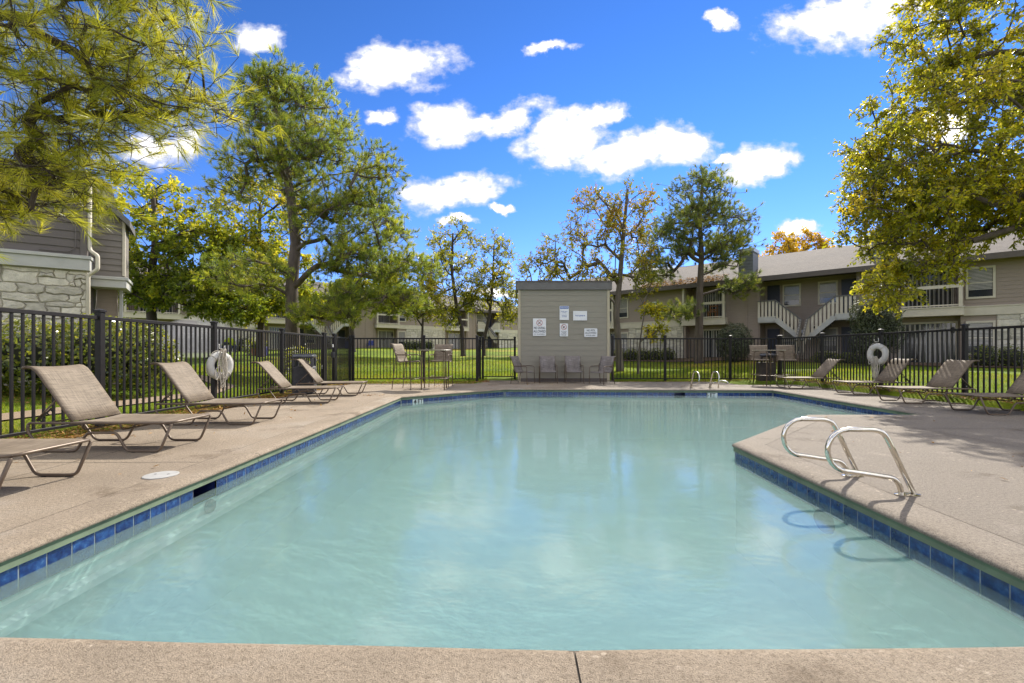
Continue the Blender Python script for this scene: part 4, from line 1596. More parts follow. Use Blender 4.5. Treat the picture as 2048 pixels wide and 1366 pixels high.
def apartment(name, label, P0, d, z0, s0, s1, bays, sid='siding_mid', seed=3, size=.5, pick=True):
    ang = math.atan2(d[1], d[0])
    root = thing(name, label, 'building', (P0[0], P0[1], z0), ang)
    D = 10.0
    up = MB()
    low = MB()
    band = MB()
    body = MB()
    body.box(s0, s1, 2.6, D, -1.2, EAVE)
    for (t, a, b) in bays:
        up, low, band = MB(), MB(), MB()
        if t == 'stone':
            body.box(a, b, .05, 2.6, -1.2, EAVE)
            bk = MB().box(a, b, .0, .048, -1.2, BAND0).build('stone_backing', M['mortar'], root)
            stones(bk, a, b, 0, -.35, BAND0 - .01, size, .04, seed + int(a))
            lap_siding(up, a, b, .05, BAND1, EAVE, .19)
            band.box(a, b, -.06, .05, BAND0, BAND1)
            band.box(a, b, -.09, .05, BAND1 + .001, BAND1 + .05)
        elif t == 'window':
            body.box(a, b, .05, 2.6, -1.2, EAVE)
            lap_siding(low, a, b, .05, -.6, BAND0, .19)
            lap_siding(up, a, b, .05, BAND1, EAVE, .19)
            band.box(a, b, -.06, .05, BAND0, BAND1)
            band.box(a, b, -.09, .05, BAND1 + .001, BAND1 + .05)
            window(root, a + .16, b - .12, .55, 2.0, .03)
            window(root, a + .16, b - .12, 3.25, 4.6, .03)
        elif t == 'balcony':
            # patio below, balcony above, both recessed
            body.box(a, b, 1.3, 2.6, -1.2, EAVE)
            lap_siding(low, a, b, .6, -.6, BAND0, .19)
            body.box(a, b, .6, 1.3, -1.2, BAND0 + .1)
            band.box(a - .05, b + .05, -.5, 1.3, BAND0 + .02, BAND1)
            band.box(a - .08, b + .08, -.54, 1.3, BAND1 + .001, BAND1 + .05)
            lap_siding(up, a, b, 1.3, BAND1, EAVE, .19)
            w_ = b - a
            window(root, a + .22 * w_ + .1, b - .22, .06, 2.05, .575, slider=True, name='sliding_door')
            window(root, a + .30 * w_, b - .35, 2.84, 4.75, 1.275, slider=True, name='sliding_door')
            rl = MB()
            rl.box(a - .02, b + .02, -.46, -.36, 3.72, 3.88)
            rl.box(a - .02, b + .02, -.44, -.38, 2.86, 2.92)
            for x in (a, b - .14):
                rl.box(x, x + .14, -.48, -.34, BAND1 + .05, EAVE)
            rr = rl.build('balcony_frame', M['trim'], root)
            pk = MB()
            x = a + .2
            while x < b - .15:
                pk.box(x - .01, x + .01, -.42, -.40, 2.92, 3.72)
                x += .13
            pk.build('baluster', M['fence'], rr)
            for x in (a, b):
                MB().box(x - .06, x + .06, -.02, 1.3, BAND1 + .05, EAVE).build('side_wall', M[sid], root)
                MB().box(x - .06, x + .06, .0, .6, -.8, BAND0 + .02).build('side_wall', M[sid], root)
            MB().cbox(b - .16 - .22, b - .05 - .22 + .02, .48, .57, 1.55, 1.85, .02).build('wall_lamp', M['black'], root)
        elif t == 'tower':
            body.box(a, b, .05, 2.6, -1.2, EAVE)
            lap_siding(low, a, b, .0, -.6, EAVE, .19)
            for x in (a, (a + b) / 2 + .2, b - .09):
                MB().box(x, x + .09, -.045, .05, -.6, EAVE).build('corner_board', M[sid], root)
            c0 = a + .55
            chm = MB().box(c0, c0 + .85, .35, 1.55, EAVE - .4, 6.95).build('chimney', M['chimney'], root)
            lp = MB()
            lap_siding(lp, c0, c0 + .85, .348, EAVE - .2, 6.95, .19)
            lp.build('chimney_siding', M['chimney'], chm)
            MB().cbox(c0 - .07, c0 + .92, .28, 1.62, 6.951, 7.22, .02).build('chimney_cap', M['chim_cap'], chm)
        elif t == 'stairs':
            ya = 1.3
            body.box(a, b, ya + .05, 2.6, -1.2, EAVE)
            lap_siding(up, a, b, ya, -.6, EAVE, .19)
            mid = (a + b) / 2
            for side in (-1, 1):
                X = lambda q: (a + q) if side < 0 else (b - q)
                wall_x = sorted((X(.0), X(.08)))
                MB().box(wall_x[0], wall_x[1], .0, ya, -.8, EAVE).build('side_wall', M[sid], root)
                dx = sorted((X(.2), X(.9)))
                dr = MB().box(dx[0], dx[1], ya - .04, ya + .02, BAND1 + .02, BAND1 + 2.05).build('door', M['door'], root)
                MB().box(dx[0], dx[1], ya - .04, ya + .02, 0.02, 2.05).build('door', M['door'], root)
                wx = sorted((X(1.15), X(1.95)))
                window(root, wx[0], wx[1], .65, 1.95, ya - .02)
                window(root, wx[0], wx[1], BAND1 + .75, BAND1 + 1.95, ya - .02)
                # landing
                lx = sorted((X(.05), X(1.0)))
                MB().box(lx[0], lx[1], -.30, ya, BAND1 - .38, BAND1).build('landing', M['trim_grey'], root)
                # stair flight and its boarded railing
                run = mid - a - 1.15
                top = [(.05, BAND1 + .92), (1.0, BAND1 + .92), (1.0 + run, BAND1 + .92 - run * .92)]
                bot = [(.05, BAND1 - .05), (1.0, BAND1 - .05), (1.0 + run, BAND1 - .05 - run * .92)]
                tp = sorted((X(p[0]), p[1]) for p in top)
                bt = sorted((X(p[0]), p[1]) for p in bot)
                rb = MB()
                railing_boards(rb, tp, bt, -.34, .12, .075)
                ro = rb.build('stair_railing', M['trim'], root)
                hr = MB()
                st = MB()
                for (p, q) in zip(tp[:-1], tp[1:]):
                    hr.bar((p[0], -.325, p[1] + .02), (q[0], -.325, q[1] + .02), .12, .07)
                for (p, q) in zip(bt[:-1], bt[1:]):
                    st.bar((p[0], -.30, p[1] - .12), (q[0], -.30, q[1] - .12), .06, .30)
                hr.build('handrail', M['fascia_grey'], ro)
                st.build('stringer', M['trim_grey'], ro)
                nst = 9
                for q in range(nst):
                    xx = 1.0 + run * (q + .5) / nst
                    sx = sorted((X(xx - .16), X(xx + .16)))
                    MB().box(sx[0], sx[1], -.27, ya - .1, BAND1 - .06 - (q + 1) * run * .92 / nst - .05, BAND1 - .06 - (q + 1) * run * .92 / nst).build('step', M['fascia_grey'], root)
                # lower flight returns towards the lawn
                xe = X(1.0 + run)
                ze = BAND1 + .92 - run * .92
                rt = MB()
                for q in range(8):
                    yy = -.40 - q * .17
                    zt = ze - q * .155
                    rt.box(xe - .02, xe + .02, yy - .06, yy + .06, max(-.2, zt - .95), zt)
                r2 = rt.build('stair_railing', M['trim'], root)
                MB().bar((xe, -.36, ze + .02), (xe, -1.7, ze - 1.22), .12, .07).build('handrail', M['fascia_grey'], r2)
            lm = MB().lathe([(.16, 0), (.16, .05), (.1, .09)], 12)
            lm.v = [(mid + .25 + x, ya - .03 - z, 2.05 + y) for x, y, z in lm.v]
            lamp = lm.build('wall_lamp', M['trim'], root)
            MB().box(mid + .19, mid + .31, ya - .16, ya - .13, 2.02, 2.15).build('lamp_hood', M['black'], lamp)
        for (q_, n_, m_) in ((up, 'siding', sid), (low, 'siding', sid), (band, 'band_course', 'trim')):
            if q_.f:
                q_.build(n_, M[m_], root)
    body.build('wall', M[sid], root)
    # roof
    ym, zr = 5.0, 7.45
    rf = MB()
    rf.add([(s0 - .5, -.75, EAVE + .03), (s1 + .5, -.75, EAVE + .03), (s1 + .5, ym, zr), (s0 - .5, ym, zr), (s0 - .5, D + .6, EAVE + .03), (s1 + .5, D + .6, EAVE + .03),
            (s0 - .5, -.75, EAVE - .02), (s1 + .5, -.75, EAVE - .02), (s1 + .5, D + .6, EAVE - .02), (s0 - .5, D + .6, EAVE - .02)],
           [(0, 1, 2, 3), (3, 2, 5, 4), (6, 9, 8, 7), (0, 3, 4, 9, 6), (1, 7, 8, 5, 2)])
    ro = rf.build('roof', M['roof'], root)
    fa = MB()
    fa.box(s0 - .5, s1 + .5, -.80, -.752, EAVE - .22, EAVE + .06)
    fa.build('gutter', M['fascia'], ro)
    MB().box(s0 - .5, s1 + .5, -.72, 0.0, EAVE - .06, EAVE - .021).build('soffit', M['fascia'], ro)
    return root


# right-hand building, running diagonally away to the left
dR = Vector((.737, -.676)).normalized()
RB0, ZB = (8.7, 34.3), .55
right_b = apartment('apartment_building', 'two-storey taupe apartment building on the right with paired outside stairs and chimney', RB0, dR, ZB, -10, 27.5,
                    [('stairs', -10, -4.6), ('balcony', -4.5, -.95), ('window', -.95, .1), ('stone', .1, 4.25), ('balcony', 4.35, 7.1), ('tower', 7.15, 8.95), ('stairs', 8.95, 13.9), ('tower', 13.9, 14.7), ('balcony', 14.8, 17.95),
                     ('window', 18.0, 19.1), ('stone', 19.1, 27.5)])
for (x, z, b, w, h, s_, mt) in ((2.15, 3.95, '5', .30, .55, .42, 'dark_text'), (11.72, 1.65, '5911', .52, .24, .2, 'dark_text')):
    yy = -.022 if x < 5 else 1.26
    sg = MB().cbox(x - w / 2, x + w / 2, yy - .02, yy, z - h / 2, z + h / 2, .005).build('number_plate', M['sign'], right_b)
    text(b, s_, M[mt], sg, (x, yy - .024, z), 0, 'number')
MB().cbox(10.95, 11.15, 1.22, 1.27, 1.75, 1.95, .01).build('meter_box', M['sign'], right_b)
oc = MB()
for x in (0, .45):
    for y in (0, .4):
        oc.box(x, x + .06, y, y + .06, 0, .9 if y else .45)
oc.box(0, .51, 0, .46, .42, .46)
oc.box(0, .51, .40, .45, .55, .62)
oc.box(0, .51, .40, .45, .78, .86)
ocr = thing('wooden_chair', 'orange wooden chair on the upper balcony behind the pine trunk', 'chair')
p_ = right_b.matrix_basis @ Vector((5.95, -.2, BAND1 + .06))
ocr.location = p_
ocr.rotation_euler = (0, 0, math.atan2(dR.y, dR.x))
oc.build('frame', M['wood'], ocr)

# building across the lawn on the left
dL = Vector((.723, .69)).normalized()
LB0 = (-24.2, 40.5)
left_b = apartment('apartment_building', 'long two-storey apartment building behind the trees left of the shed', LB0, dL, 1.42, -12, 36,
                   [('stone', -12, -8), ('balcony', -7.9, -4.4), ('window', -4.3, -3.2), ('stone', -3.2, 1.6), ('balcony', 1.7, 5.0), ('stairs', 5.0, 10.3), ('tower', 10.3, 12.8), ('balcony', 12.9, 15.6), ('window', 15.6, 16.7), ('stone', 16.7, 22.1),
                    ('balcony', 22.2, 25.4), ('tower', 25.5, 27), ('stairs', 27, 31), ('stone', 31, 36)], seed=9, size=.62)

# near building on the far left
w_ = Vector((.822, .57)).normalized()
A0 = Vector((-11.2, 12.0)) - w_ * 7.0
ZN = .22
nb = thing('house', 'dark-sided building with cream stone ground floor behind the hedge on the left', 'house', (A0.x, A0.y, ZN), math.atan2(w_.y, w_.x))
LN = 7.0
bk = MB().box(0, LN, .06, .30, -.6, 3.07).build('stone_backing', M['mortar'], nb)
stones(bk, 2.8, LN + .02, .06, -.1, 3.05, .44, .05, 21)
stones(bk, 0, 2.8, .06, -.1, 3.05, .9, .06, 22)
MB().box(0, LN - .02, .30, 6, -.6, 5.35).build('wall', M['siding_dark'], nb)
bd = MB()
bd.cbox(0, LN + .06, -.06, .30, 3.07, 3.36, .006)
bd.build('band_course', M['trim_grey'], nb)
MB().cbox(0, LN + .09, -.10, .30, 3.362, 3.45, .006).build('band_cap', M['trim_grey'], nb)
z = 3.455
while z < 5.2:
    zt = z + .21
    MB().add([(0, .02, z), (LN - .14, .02, z), (LN - .14, .045, zt + .01), (0, .045, zt + .01), (0, .30, z), (LN - .14, .30, z), (LN - .14, .30, zt + .01), (0, .30, zt + .01)],
             [(0, 1, 2, 3), (0, 4, 5, 1), (1, 5, 6, 2), (3, 2, 6, 7)]).build('plank', M['siding_dark'], nb)
    z = zt
MB().cbox(LN - .14, LN, .0, .30, 3.452, 5.36, .006).build('corner_board', M['siding_dark'], nb)
MB().tube(fillet([(LN + .05, -.0, 5.3), (LN + .05, -.0, 3.62), (LN + .22, -.1, 3.48), (LN + .22, -.1, 3.12), (LN + .02, -.02, 2.95), (LN + .02, -.02, -.2)], .06, 3), .045, 8).build('downspout', M['trim'], nb, True)
cond = MB().tube(fillet([(LN - .9, -.02, 3.52), (LN - .35, -.02, 3.52), (LN - .22, -.02, 3.65), (LN - .22, -.02, 5.3)], .1, 4), .014, 6).build('conduit', M['siding_dark'], nb, True)
ng = MB()
ng.add([(-.6, -.45, 5.55), (LN + .12, -.45, 5.55), (LN + .12, 3.2, 6.3), (-.6, 3.2, 6.3), (-.6, -.45, 5.37), (LN + .12, -.45, 5.37), (LN + .12, 6, 5.37), (-.6, 6, 5.37)],
       [(0, 1, 2, 3), (4, 7, 6, 5), (0, 4, 5, 1), (1, 5, 6, 2), (3, 2, 6, 7), (0, 3, 7, 4)])
ng.build('roof', M['roof'], nb)
# overhanging upper wing beside it, lower band, above an open porch
nrm_ = Vector((-w_.y, w_.x))
B0 = Vector((-11.2, 12.0)) + nrm_ * .5 - w_ * 1.2
wg = thing('house_wing', 'overhanging grey-sided upper storey with white trim beside the downspout', 'house', (B0.x, B0.y, ZN), math.atan2(w_.y, w_.x))
LW, zb, ztop = 1.90, 2.72, 4.62
MB().prism([(0, zb + .30), (LW, zb + .30), (LW, ztop), (0, ztop + LW)], .03, 1.0).build('wall', M['siding_wing'], wg)
z = zb + .30
while z < ztop + LW:
    zt = z + .17
    xm = min(LW - .05, LW - max(0, (zt - ztop)) - .02)
    if xm < 1.2:
        break
    MB().add([(0, -.0, z), (xm, -.0, z), (xm, .024, zt + .008), (0, .024, zt + .008), (0, .03, z), (xm, .03, z)], [(0, 1, 2, 3), (0, 4, 5, 1)]).build('plank', M['siding_wing'], wg)
    z = zt
MB().cbox(LW - .045, LW + .02, -.02, .06, zb + .34, ztop, .005).build('corner_board', M['trim'], wg)
MB().cbox(-.1, LW + .05, -.06, 1.05, zb, zb + .21, .006).build('band_course', M['trim_grey'], wg)
MB().cbox(-.1, LW + .09, -.10, 1.09, zb + .212, zb + .30, .006).build('band_cap', M['trim_grey'], wg)
rfw = MB()
rfw.add([(LW + .14, -.25, ztop - .20), (0, -.25, ztop + LW - .06), (0, 1.15, ztop + LW - .06), (LW + .14, 1.15, ztop - .20), (LW + .14, -.25, ztop - .02), (0, -.25, ztop + LW + .12), (0, 1.15, ztop + LW + .12), (LW + .14, 1.15, ztop - .02)],
        [(0, 1, 2, 3), (4, 7, 6, 5), (0, 4, 5, 1), (3, 2, 6, 7), (0, 3, 7, 4), (1, 5, 6, 2)])
rfw.build('roof', M['fascia_grey'], wg)
MB().box(1.25, LW - .22, .55, .75, -.5, zb).build('lower_wall', M['siding_mid'], wg)
MB().cbox(LW - .16, LW - .08, .45, .53, -.5, zb, .008).build('porch_post', M['trim_grey'], wg)


# ------------------------------------------------------------------ trees
def grow(trunk, r0, targets, min_h=.25, slope=.6, jit=.06, seed=1, upw=1.0, taper=.35, arch=.05, limb=1.0):
    """connects targets to the trunk by curved branches; returns a list of (points, radii) and the end directions"""
    rng = np.random.default_rng(seed)
    tp = []
    for a, b in zip(trunk[:-1], trunk[1:]):
        a, b = np.array(a, float), np.array(b, float)
        k = max(1, int(np.linalg.norm(b - a) / .4))
        for i in range(k):
            tp.append(a + (b - a) * i / k)
    tp.append(np.array(trunk[-1], float))
    tp = np.array(tp)
    nt = len(tp)
    pos = [p for p in tp]
    par = [-1] + list(range(nt - 1))
    P = np.zeros((nt + len(targets) * 14, 3))
    P[:nt] = tp
    ok = np.zeros(len(P), bool)
    zmin = tp[0, 2] + (tp[-1, 2] - tp[0, 2]) * min_h
    ok[:nt] = tp[:, 2] >= zmin
    cnt = nt
    T = np.array(targets)
    dist_tr = np.array([np.min(np.linalg.norm(tp[ok[:nt]] - t, axis=1)) for t in T])
    order = np.argsort(dist_tr)
    paths = []
    ends = np.zeros((len(T), 3))
    tnode = np.zeros(len(T), int)
    for oi in order:
        t = T[oi]
        dv = t - P[:cnt]
        dl = np.linalg.norm(dv, axis=1)
        hor = np.linalg.norm(dv[:, :2], axis=1)
        cost = dl + upw * np.abs(dv[:, 2] - slope * hor) * .6 + np.where(ok[:cnt], 0, 1e6)
        j = int(np.argmin(cost))
        p0 = P[j]
        L = dl[j]
        k = int(min(10, max(2, L / .45)))
        mid = (p0 + t) / 2 + np.array([0, 0, arch * L]) + rng.normal(size=3) * jit * L
        pts = [p0]
        prev = j
        for i in range(1, k + 1):
            s_ = i / k
            q = p0 * (1 - s_) ** 2 + mid * 2 * s_ * (1 - s_) + t * s_ * s_
            if i < k:
                q = q + rng.normal(size=3) * jit * .35 * min(L, 1.5)
            P[cnt] = q
            ok[cnt] = True
            par.append(prev)
            prev = cnt
            cnt += 1
            pts.append(q)
        paths.append((j, list(range(cnt - k, cnt)), pts))
        e_ = pts[-1] - pts[-2]
        ends[oi] = e_ / max(1e-6, np.linalg.norm(e_))
        tnode[oi] = cnt - 1
    w = np.zeros(cnt)
    for n_ in tnode:
        w[n_] += 1
    for i in range(cnt - 1, 0, -1):
        if par[i] >= 0:
            w[par[i]] += w[i]
    tot = max(1, len(T))
    rad = limb * r0 * (np.maximum(w, .6) / tot) ** .47
    tr_r = np.linspace(r0, r0 * taper, nt)
    out = [([tuple(p) for p in tp], [max(float(tr_r[i]), .01) for i in range(nt)])]
    for (j, ids, pts) in paths:
        rs = [float(min(rad[j], rad[ids[0]] * 1.15))] + [float(rad[i]) for i in ids]
        out.append(([tuple(p) for p in pts], rs))
    return out, ends


def wood(root, branches, mat, name='trunk', nmain=10, rmin=.004):
    tk = MB()
    p, r = branches[0]
    r = list(r)
    r[0] *= 1.35
    tk.tube(p, r, nmain)
    t = tk.build('trunk', mat, root, True)
    bb = MB()
    for (p, r) in branches[1:]:
        rr = [max(rmin, x) for x in r]
        bb.tube(p, rr, 6 if rr[0] > .05 else 4, cap=False)
    bb.build('branches', mat, t, True)
    return t


def ell_points(ells, rng, shell=.35):
    out = []
    for (cx, cy, cz, rx, ry, rz_, k) in ells:
        d = norm(rng.normal(size=(k, 3)))
        rad = (rng.random(k) * (1 - shell) + shell) ** .5
        out.append(np.array([cx, cy, cz]) + d * rad[:, None] * np.array([rx, ry, rz_]))
    return np.concatenate(out)


def broadleaf(name, label, base, trunk, r0, ells, leaf_mat, bark, per=60, spread=.35, L=.09, W=.045, seed=1, slope=.8, min_h=.3, var0=.5, rmin=.006, cat='tree', group=None, droop=.3, topvar=0.0, upw=1.0, twigs=6):
    rng = np.random.default_rng(seed)
    root = thing(name, label, cat, base, group=group)
    T = ell_points(ells, rng)
    br, ends = grow(trunk, r0, T, min_h, slope, .05, seed, upw)
    # twigs that carry the leaves
    nt = twigs * len(T)
    ti = np.repeat(np.arange(len(T)), twigs)
    td = norm(ends[ti] * .9 + norm(rng.normal(size=(nt, 3))) * 1.0 + np.array([0, 0, .12 - droop * .3]))
    tl = spread * rng.uniform(1.1, 2.3, nt)
    t0 = T[ti]
    bend = rng.normal(size=(nt, 3)) * .12 * tl[:, None]
    t1 = t0 + td * tl[:, None] * .5 + bend
    t2 = t0 + td * tl[:, None] + np.array([0, 0, -.12 * droop]) * tl[:, None]
    for q in range(nt):
        br.append(([tuple(t0[q]), tuple(t1[q]), tuple(t2[q])], [rmin, rmin * .75, rmin * .4]))
    wood(root, br, M[bark], rmin=rmin)
    pt = max(3, int(per / twigs))
    n = nt * pt
    li = np.repeat(np.arange(nt), pt)
    s_ = (.12 + .95 * rng.random(n) ** .8)[:, None]
    c = t0[li] * (1 - s_) ** 2 + t1[li] * 2 * s_ * (1 - s_) + t2[li] * s_ * s_ + rng.normal(size=(n, 3)) * L * .22
    d = norm(rng.normal(size=(n, 3))) + td[li] * .5 + np.array([0, 0, -droop])
    nr = norm(rng.normal(size=(n, 3)) * .75 + np.array([0, 0, 1.0]))
    cl = rng.normal(size=len(T)) * .2
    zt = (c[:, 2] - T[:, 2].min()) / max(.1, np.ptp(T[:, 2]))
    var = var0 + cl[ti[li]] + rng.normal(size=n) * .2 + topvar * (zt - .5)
    sz = rng.uniform(.65, 1.25, n)
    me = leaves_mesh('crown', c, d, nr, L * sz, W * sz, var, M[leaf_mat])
    inst('crown', me, root)
    return root


def pine(name, label, base, trunk, r0, ells, needle_mat, bark, tufts=5, needles=26, L=.2, W=.012, spread=.32, seed=1, slope=.25, min_h=.25, rmin=.01, upw=1.2, clumpvar=.18, var0=.5, updir=.5, cones=0, nspread=1.0, limb=.8, stem=.65):
    rng = np.random.default_rng(seed)
    root = thing(name, label, 'tree', base)
    T = ell_points(ells, rng)
    br, ends = grow(trunk, r0, T, min_h, slope, .045, seed, upw, .3, -.04, limb)
    n = len(T) * tufts
    ci = np.repeat(np.arange(len(T)), tufts)
    c = T[ci] + rng.normal(size=(n, 3)) * spread * np.array([1, 1, .6])
    ax = norm(ends[ci] * .7 + rng.normal(size=(n, 3)) * .5 + np.array([0, 0, updir]))
    for i in range(n):
        t = T[ci[i]]
        m_ = (t + c[i]) / 2 + np.array([0, 0, -.04])
        br.append(([tuple(t), tuple(m_), tuple(c[i]), tuple(c[i] + ax[i] * L * stem)], [rmin, rmin * .85, rmin * .7, rmin * .5]))
    wood(root, br, M[bark], rmin=rmin * .9)
    N = n * needles
    ti = np.repeat(np.arange(n), needles)
    along = rng.random(N)
    d = norm(ax[ti] * (.40 + .70 * along[:, None]) + norm(rng.normal(size=(N, 3))) * .62 * nspread)
    p = c[ti] + ax[ti] * (L * stem * along[:, None])
    v = var0 + (rng.normal(size=len(T)) * clumpvar)[ci[ti]] + (rng.normal(size=n) * .12)[ti] + rng.normal(size=N) * .12
    me = needles_mesh('crown', p, d, L * rng.uniform(.75, 1.15, N), np.full(N, W), v, M[needle_mat])
    inst('crown', me, root)
    for q in range(cones):
        t = T[rng.integers(len(T))] + np.array([0, 0, -.06])
        mb = MB()
        for a in range(6):
            z_ = a * .014
            rr = .034 * math.sin((a + .6) / 6.4 * PI)
            for b in range(8):
                an = b * PI / 4 + a * .4
                x_, y_ = math.cos(an) * rr, math.sin(an) * rr
                mb.add([(x_ * .2, y_ * .2, z_), (x_ - y_ * .35, y_ + x_ * .35, z_ + .006), (x_ * 1.25, y_ * 1.25, z_ + .012), (x_ + y_ * .35, y_ - x_ * .35, z_ + .006)], [(0, 1, 2, 3)])
        mb.build('cone', M['bark_dark'], root, loc=tuple(t))
    return root


def G(x, y, z=0.0):
    return (x, y, gz(x, y) + z)


# coordinates below are relative to each tree's base
# big pine behind the litter bin
bx, by = -10.6, 22.0
zb_ = gz(bx, by)
pine('pine_tree', 'tall spreading pine with several forked limbs behind the litter bin', (bx, by, zb_),
     [(0, 0, -.3), (.0, 0, 1.5), (-.05, 0, 4.0), (.1, .1, 6.2), (-.1, 0, 8.5), (-.6, 0, 11.0), (-.9, 0, 13.8)], .36,
     [(0.0, 0, 11.9, 2.8, 2.2, 2.7, 92), (-.9, .2, 13.3, 1.7, 1.5, 1.0, 40), (1.8, 0, 9.6, 3.2, 2.2, 2.2, 92), (3.0, 0, 7.0, 3.1, 2.2, 1.4, 78), (4.3, -.3, 5.0, 2.8, 2.0, .75, 70), (4.4, -1.0, 3.4, 2.5, 1.6, .4, 50), (2.4, -2.0, 2.6, 1.8, 1.0, .28, 24),
      (-2.0, -.5, 4.6, 2.0, 1.8, .75, 30), (-2.6, .4, 10.0, 1.3, 1.5, 1.2, 22), (-3.4, .2, 8.6, 1.0, 1.2, .6, 8)],
     'needle', 'bark', 10, 34, .27, .020, .38, 5, .55, .2, .010, limb=1.0, updir=.6)
# right pine
bx, by = 11.3, 27.5
zb_ = gz(bx, by)
pine('pine_tree', 'round-crowned dark pine in front of the right apartment building', (bx, by, zb_),
     [(0, 0, -.3), (0, 0, 2), (.05, 0, 4.5), (.15, 0, 6.5), (.1, .1, 8.6), (.2, 0, 10.8)], .27,
     [(.1, 0, 9.9, 1.9, 2.0, 1.6, 66), (.3, 0, 8.0, 2.8, 2.5, 1.7, 90), (-1.5, 0, 7.4, 1.8, 1.8, 1.3, 36), (1.8, 0, 6.7, 1.4, 1.6, 1.2, 34), (-2.4, -.2, 5.6, 1.4, 1.3, .55, 20), (2.2, -.5, 4.6, 1.2, 1.0, .45, 18), (-1.9, -1.0, 3.0, 1.2, .8, .35, 18), (-3.0, .2, 6.3, .8, .9, .4, 8)],
     'needle_blue', 'bark', 9, 32, .25, .020, .36, 8, .5, .25, .010, limb=1.0, updir=.6)
# near pine overhanging from the left
bx, by = -9.6, 6.2
zb_ = gz(bx, by)
pine('pine_tree', 'long-needled pine branches hanging into the top left corner', (bx, by, zb_),
     [(0, 0, -.3), (.1, 0, 2.5), (.2, 0, 5.0), (.3, .1, 8.0), (.3, .2, 11.0)], .28,
     [(2.6, -.2, 4.7, 2.3, 1.2, .95, 90), (4.1, -.2, 5.0, 1.5, 1.0, .75, 52), (4.7, .0, 4.6, .85, .8, .45, 24), (3.2, -.3, 6.1, 2.4, 1.2, .7, 70), (4.7, -.2, 6.3, 1.1, .9, .4, 22), (1.8, -.2, 3.3, 1.5, .9, .5, 52), (2.8, -.2, 3.3, 1.1, .8, .4, 36), (3.9, -.2, 3.75, .75, .7, .35, 26), (1.0, -1.0, 5.2, 1.6, 1.2, 1.0, 40)],
     'needle_near', 'bark_dark', 5, 44, .23, .0058, .30, 13, .10, .25, .005, 1.0, .2, .5, .05, 9, .68, .62, .8)

# broadleaf trees
B = broadleaf
bx, by = -20.6, 26.0
B('maple_tree', 'broad green and gold tree with dark trunk behind the left fence', G(bx, by), [(0, 0, -.3), (.05, 0, 2), (-.1, 0, 4), (.2, 0, 6.5), (.1, 0, 9.5)], .30,
  [(0, 0, 8.0, 2.9, 2.6, 2.8, 95), (2.6, 0, 6.4, 2.2, 2.2, 1.8, 60), (-1.6, 0, 5.0, 1.7, 2.0, 1.5, 45), (3.0, -.6, 4.0, 2.1, 1.8, 1.1, 55), (.6, -.8, 4.0, 1.6, 1.4, .9, 36), (4.6, -.6, 3.2, 1.6, 1.4, .8, 34)], 'leaf_green', 'bark_dark', 84, .36, .22, .12, 21, .6, .3, .42, topvar=.5)
bx, by = -16.6, 30.0
B('maple_tree', 'yellow-leaved tree between the green tree and the tall pine', G(bx, by), [(0, 0, -.3), (.05, 0, 2), (.1, 0, 4), (-.1, 0, 7), (.0, 0, 10)], .24,
  [(0, 0, 9.0, 2.8, 2.5, 2.8, 80), (-1.2, 0, 6.2, 2.4, 2.2, 1.8, 60), (1.5, 0, 5.2, 2.4, 2.0, 1.8, 60), (-.5, -.5, 3.3, 2.0, 1.6, 1.0, 46), (2.6, 0, 3.4, 1.6, 1.5, .8, 26)], 'leaf_green', 'bark_dark', 78, .38, .23, .125, 22, .7, .25, .58, topvar=.35)
bx, by = -14.0, 40.0
B('leaning_tree', 'small tree with dark leaning trunk below the big pine branches', G(bx, by), [(0, 0, -.3), (-.1, 0, 2.2), (.6, 0, 3.8), (1.6, 0, 5.2), (2.2, 0, 7)], .30,
  [(1.6, 0, 6.2, 2.4, 2.0, 1.2, 40), (-.6, 0, 5.4, 1.6, 1.6, .9, 22), (3.0, 0, 5.0, 1.4, 1.4, .7, 16)], 'leaf_green', 'bark_dark', 72, .4, .26, .15, 23, .7, .4, .45)
bx, by = -7.5, 38.0
B('young_tree', 'small thin-trunked tree right behind the left bar table', G(bx, by), [(0, 0, -.3), (0, 0, 1.6), (.05, 0, 3.0), (.1, 0, 5.5)], .13,
  [(0, 0, 4.6, 2.0, 1.8, 1.5, 60), (.3, 0, 5.8, 1.2, 1.2, .8, 20)], 'leaf_rust', 'bark_dark', 60, .30, .2, .11, 24, 1.0, .3, .25)
bx, by = -4.3, 40.0
B('multi_stem_tree', 'airy yellow-green tree with forked trunk on the lawn left of the shed', G(bx, by), [(0, 0, -.3), (-.1, 0, 2.4), (-.6, 0, 4.5), (-1.0, 0, 7.5), (-.9, 0, 10.8)], .22,
  [(-.8, 0, 9.6, 2.2, 2.0, 2.2, 62), (-2.2, 0, 7.4, 1.5, 1.6, 1.6, 34), (.6, 0, 6.4, 1.4, 1.4, 2.0, 34), (-1.4, -.3, 3.6, 1.4, 1.2, .8, 24), (-.6, 0, 5.0, 1.6, 1.4, 1.2, 24)], 'leaf_yellow', 'bark_dark', 74, .36, .17, .095, 25, 1.5, .2, .28)
bx, by = -2.5, 40.5
B('multi_stem_tree', 'slender yellow-green tree standing just left of the shed roof', G(bx, by), [(0, 0, -.3), (.0, 0, 1.4), (.5, 0, 3.6), (.8, 0, 6.5), (.9, 0, 9.8)], .18,
  [(1.0, 0, 8.6, 1.6, 1.6, 2.2, 44), (1.6, 0, 5.6, 1.5, 1.4, 1.7, 44), (-.5, 0, 5.0, 1.2, 1.2, 1.4, 28), (2.2, 0, 3.9, 1.0, 1.0, 1.0, 22), (.3, 0, 7.2, 1.3, 1.2, 1.2, 20)], 'leaf_yellow', 'bark_dark', 74, .34, .17, .095, 26, 1.5, .15, .32)
bx, by = 5.7, 24.0
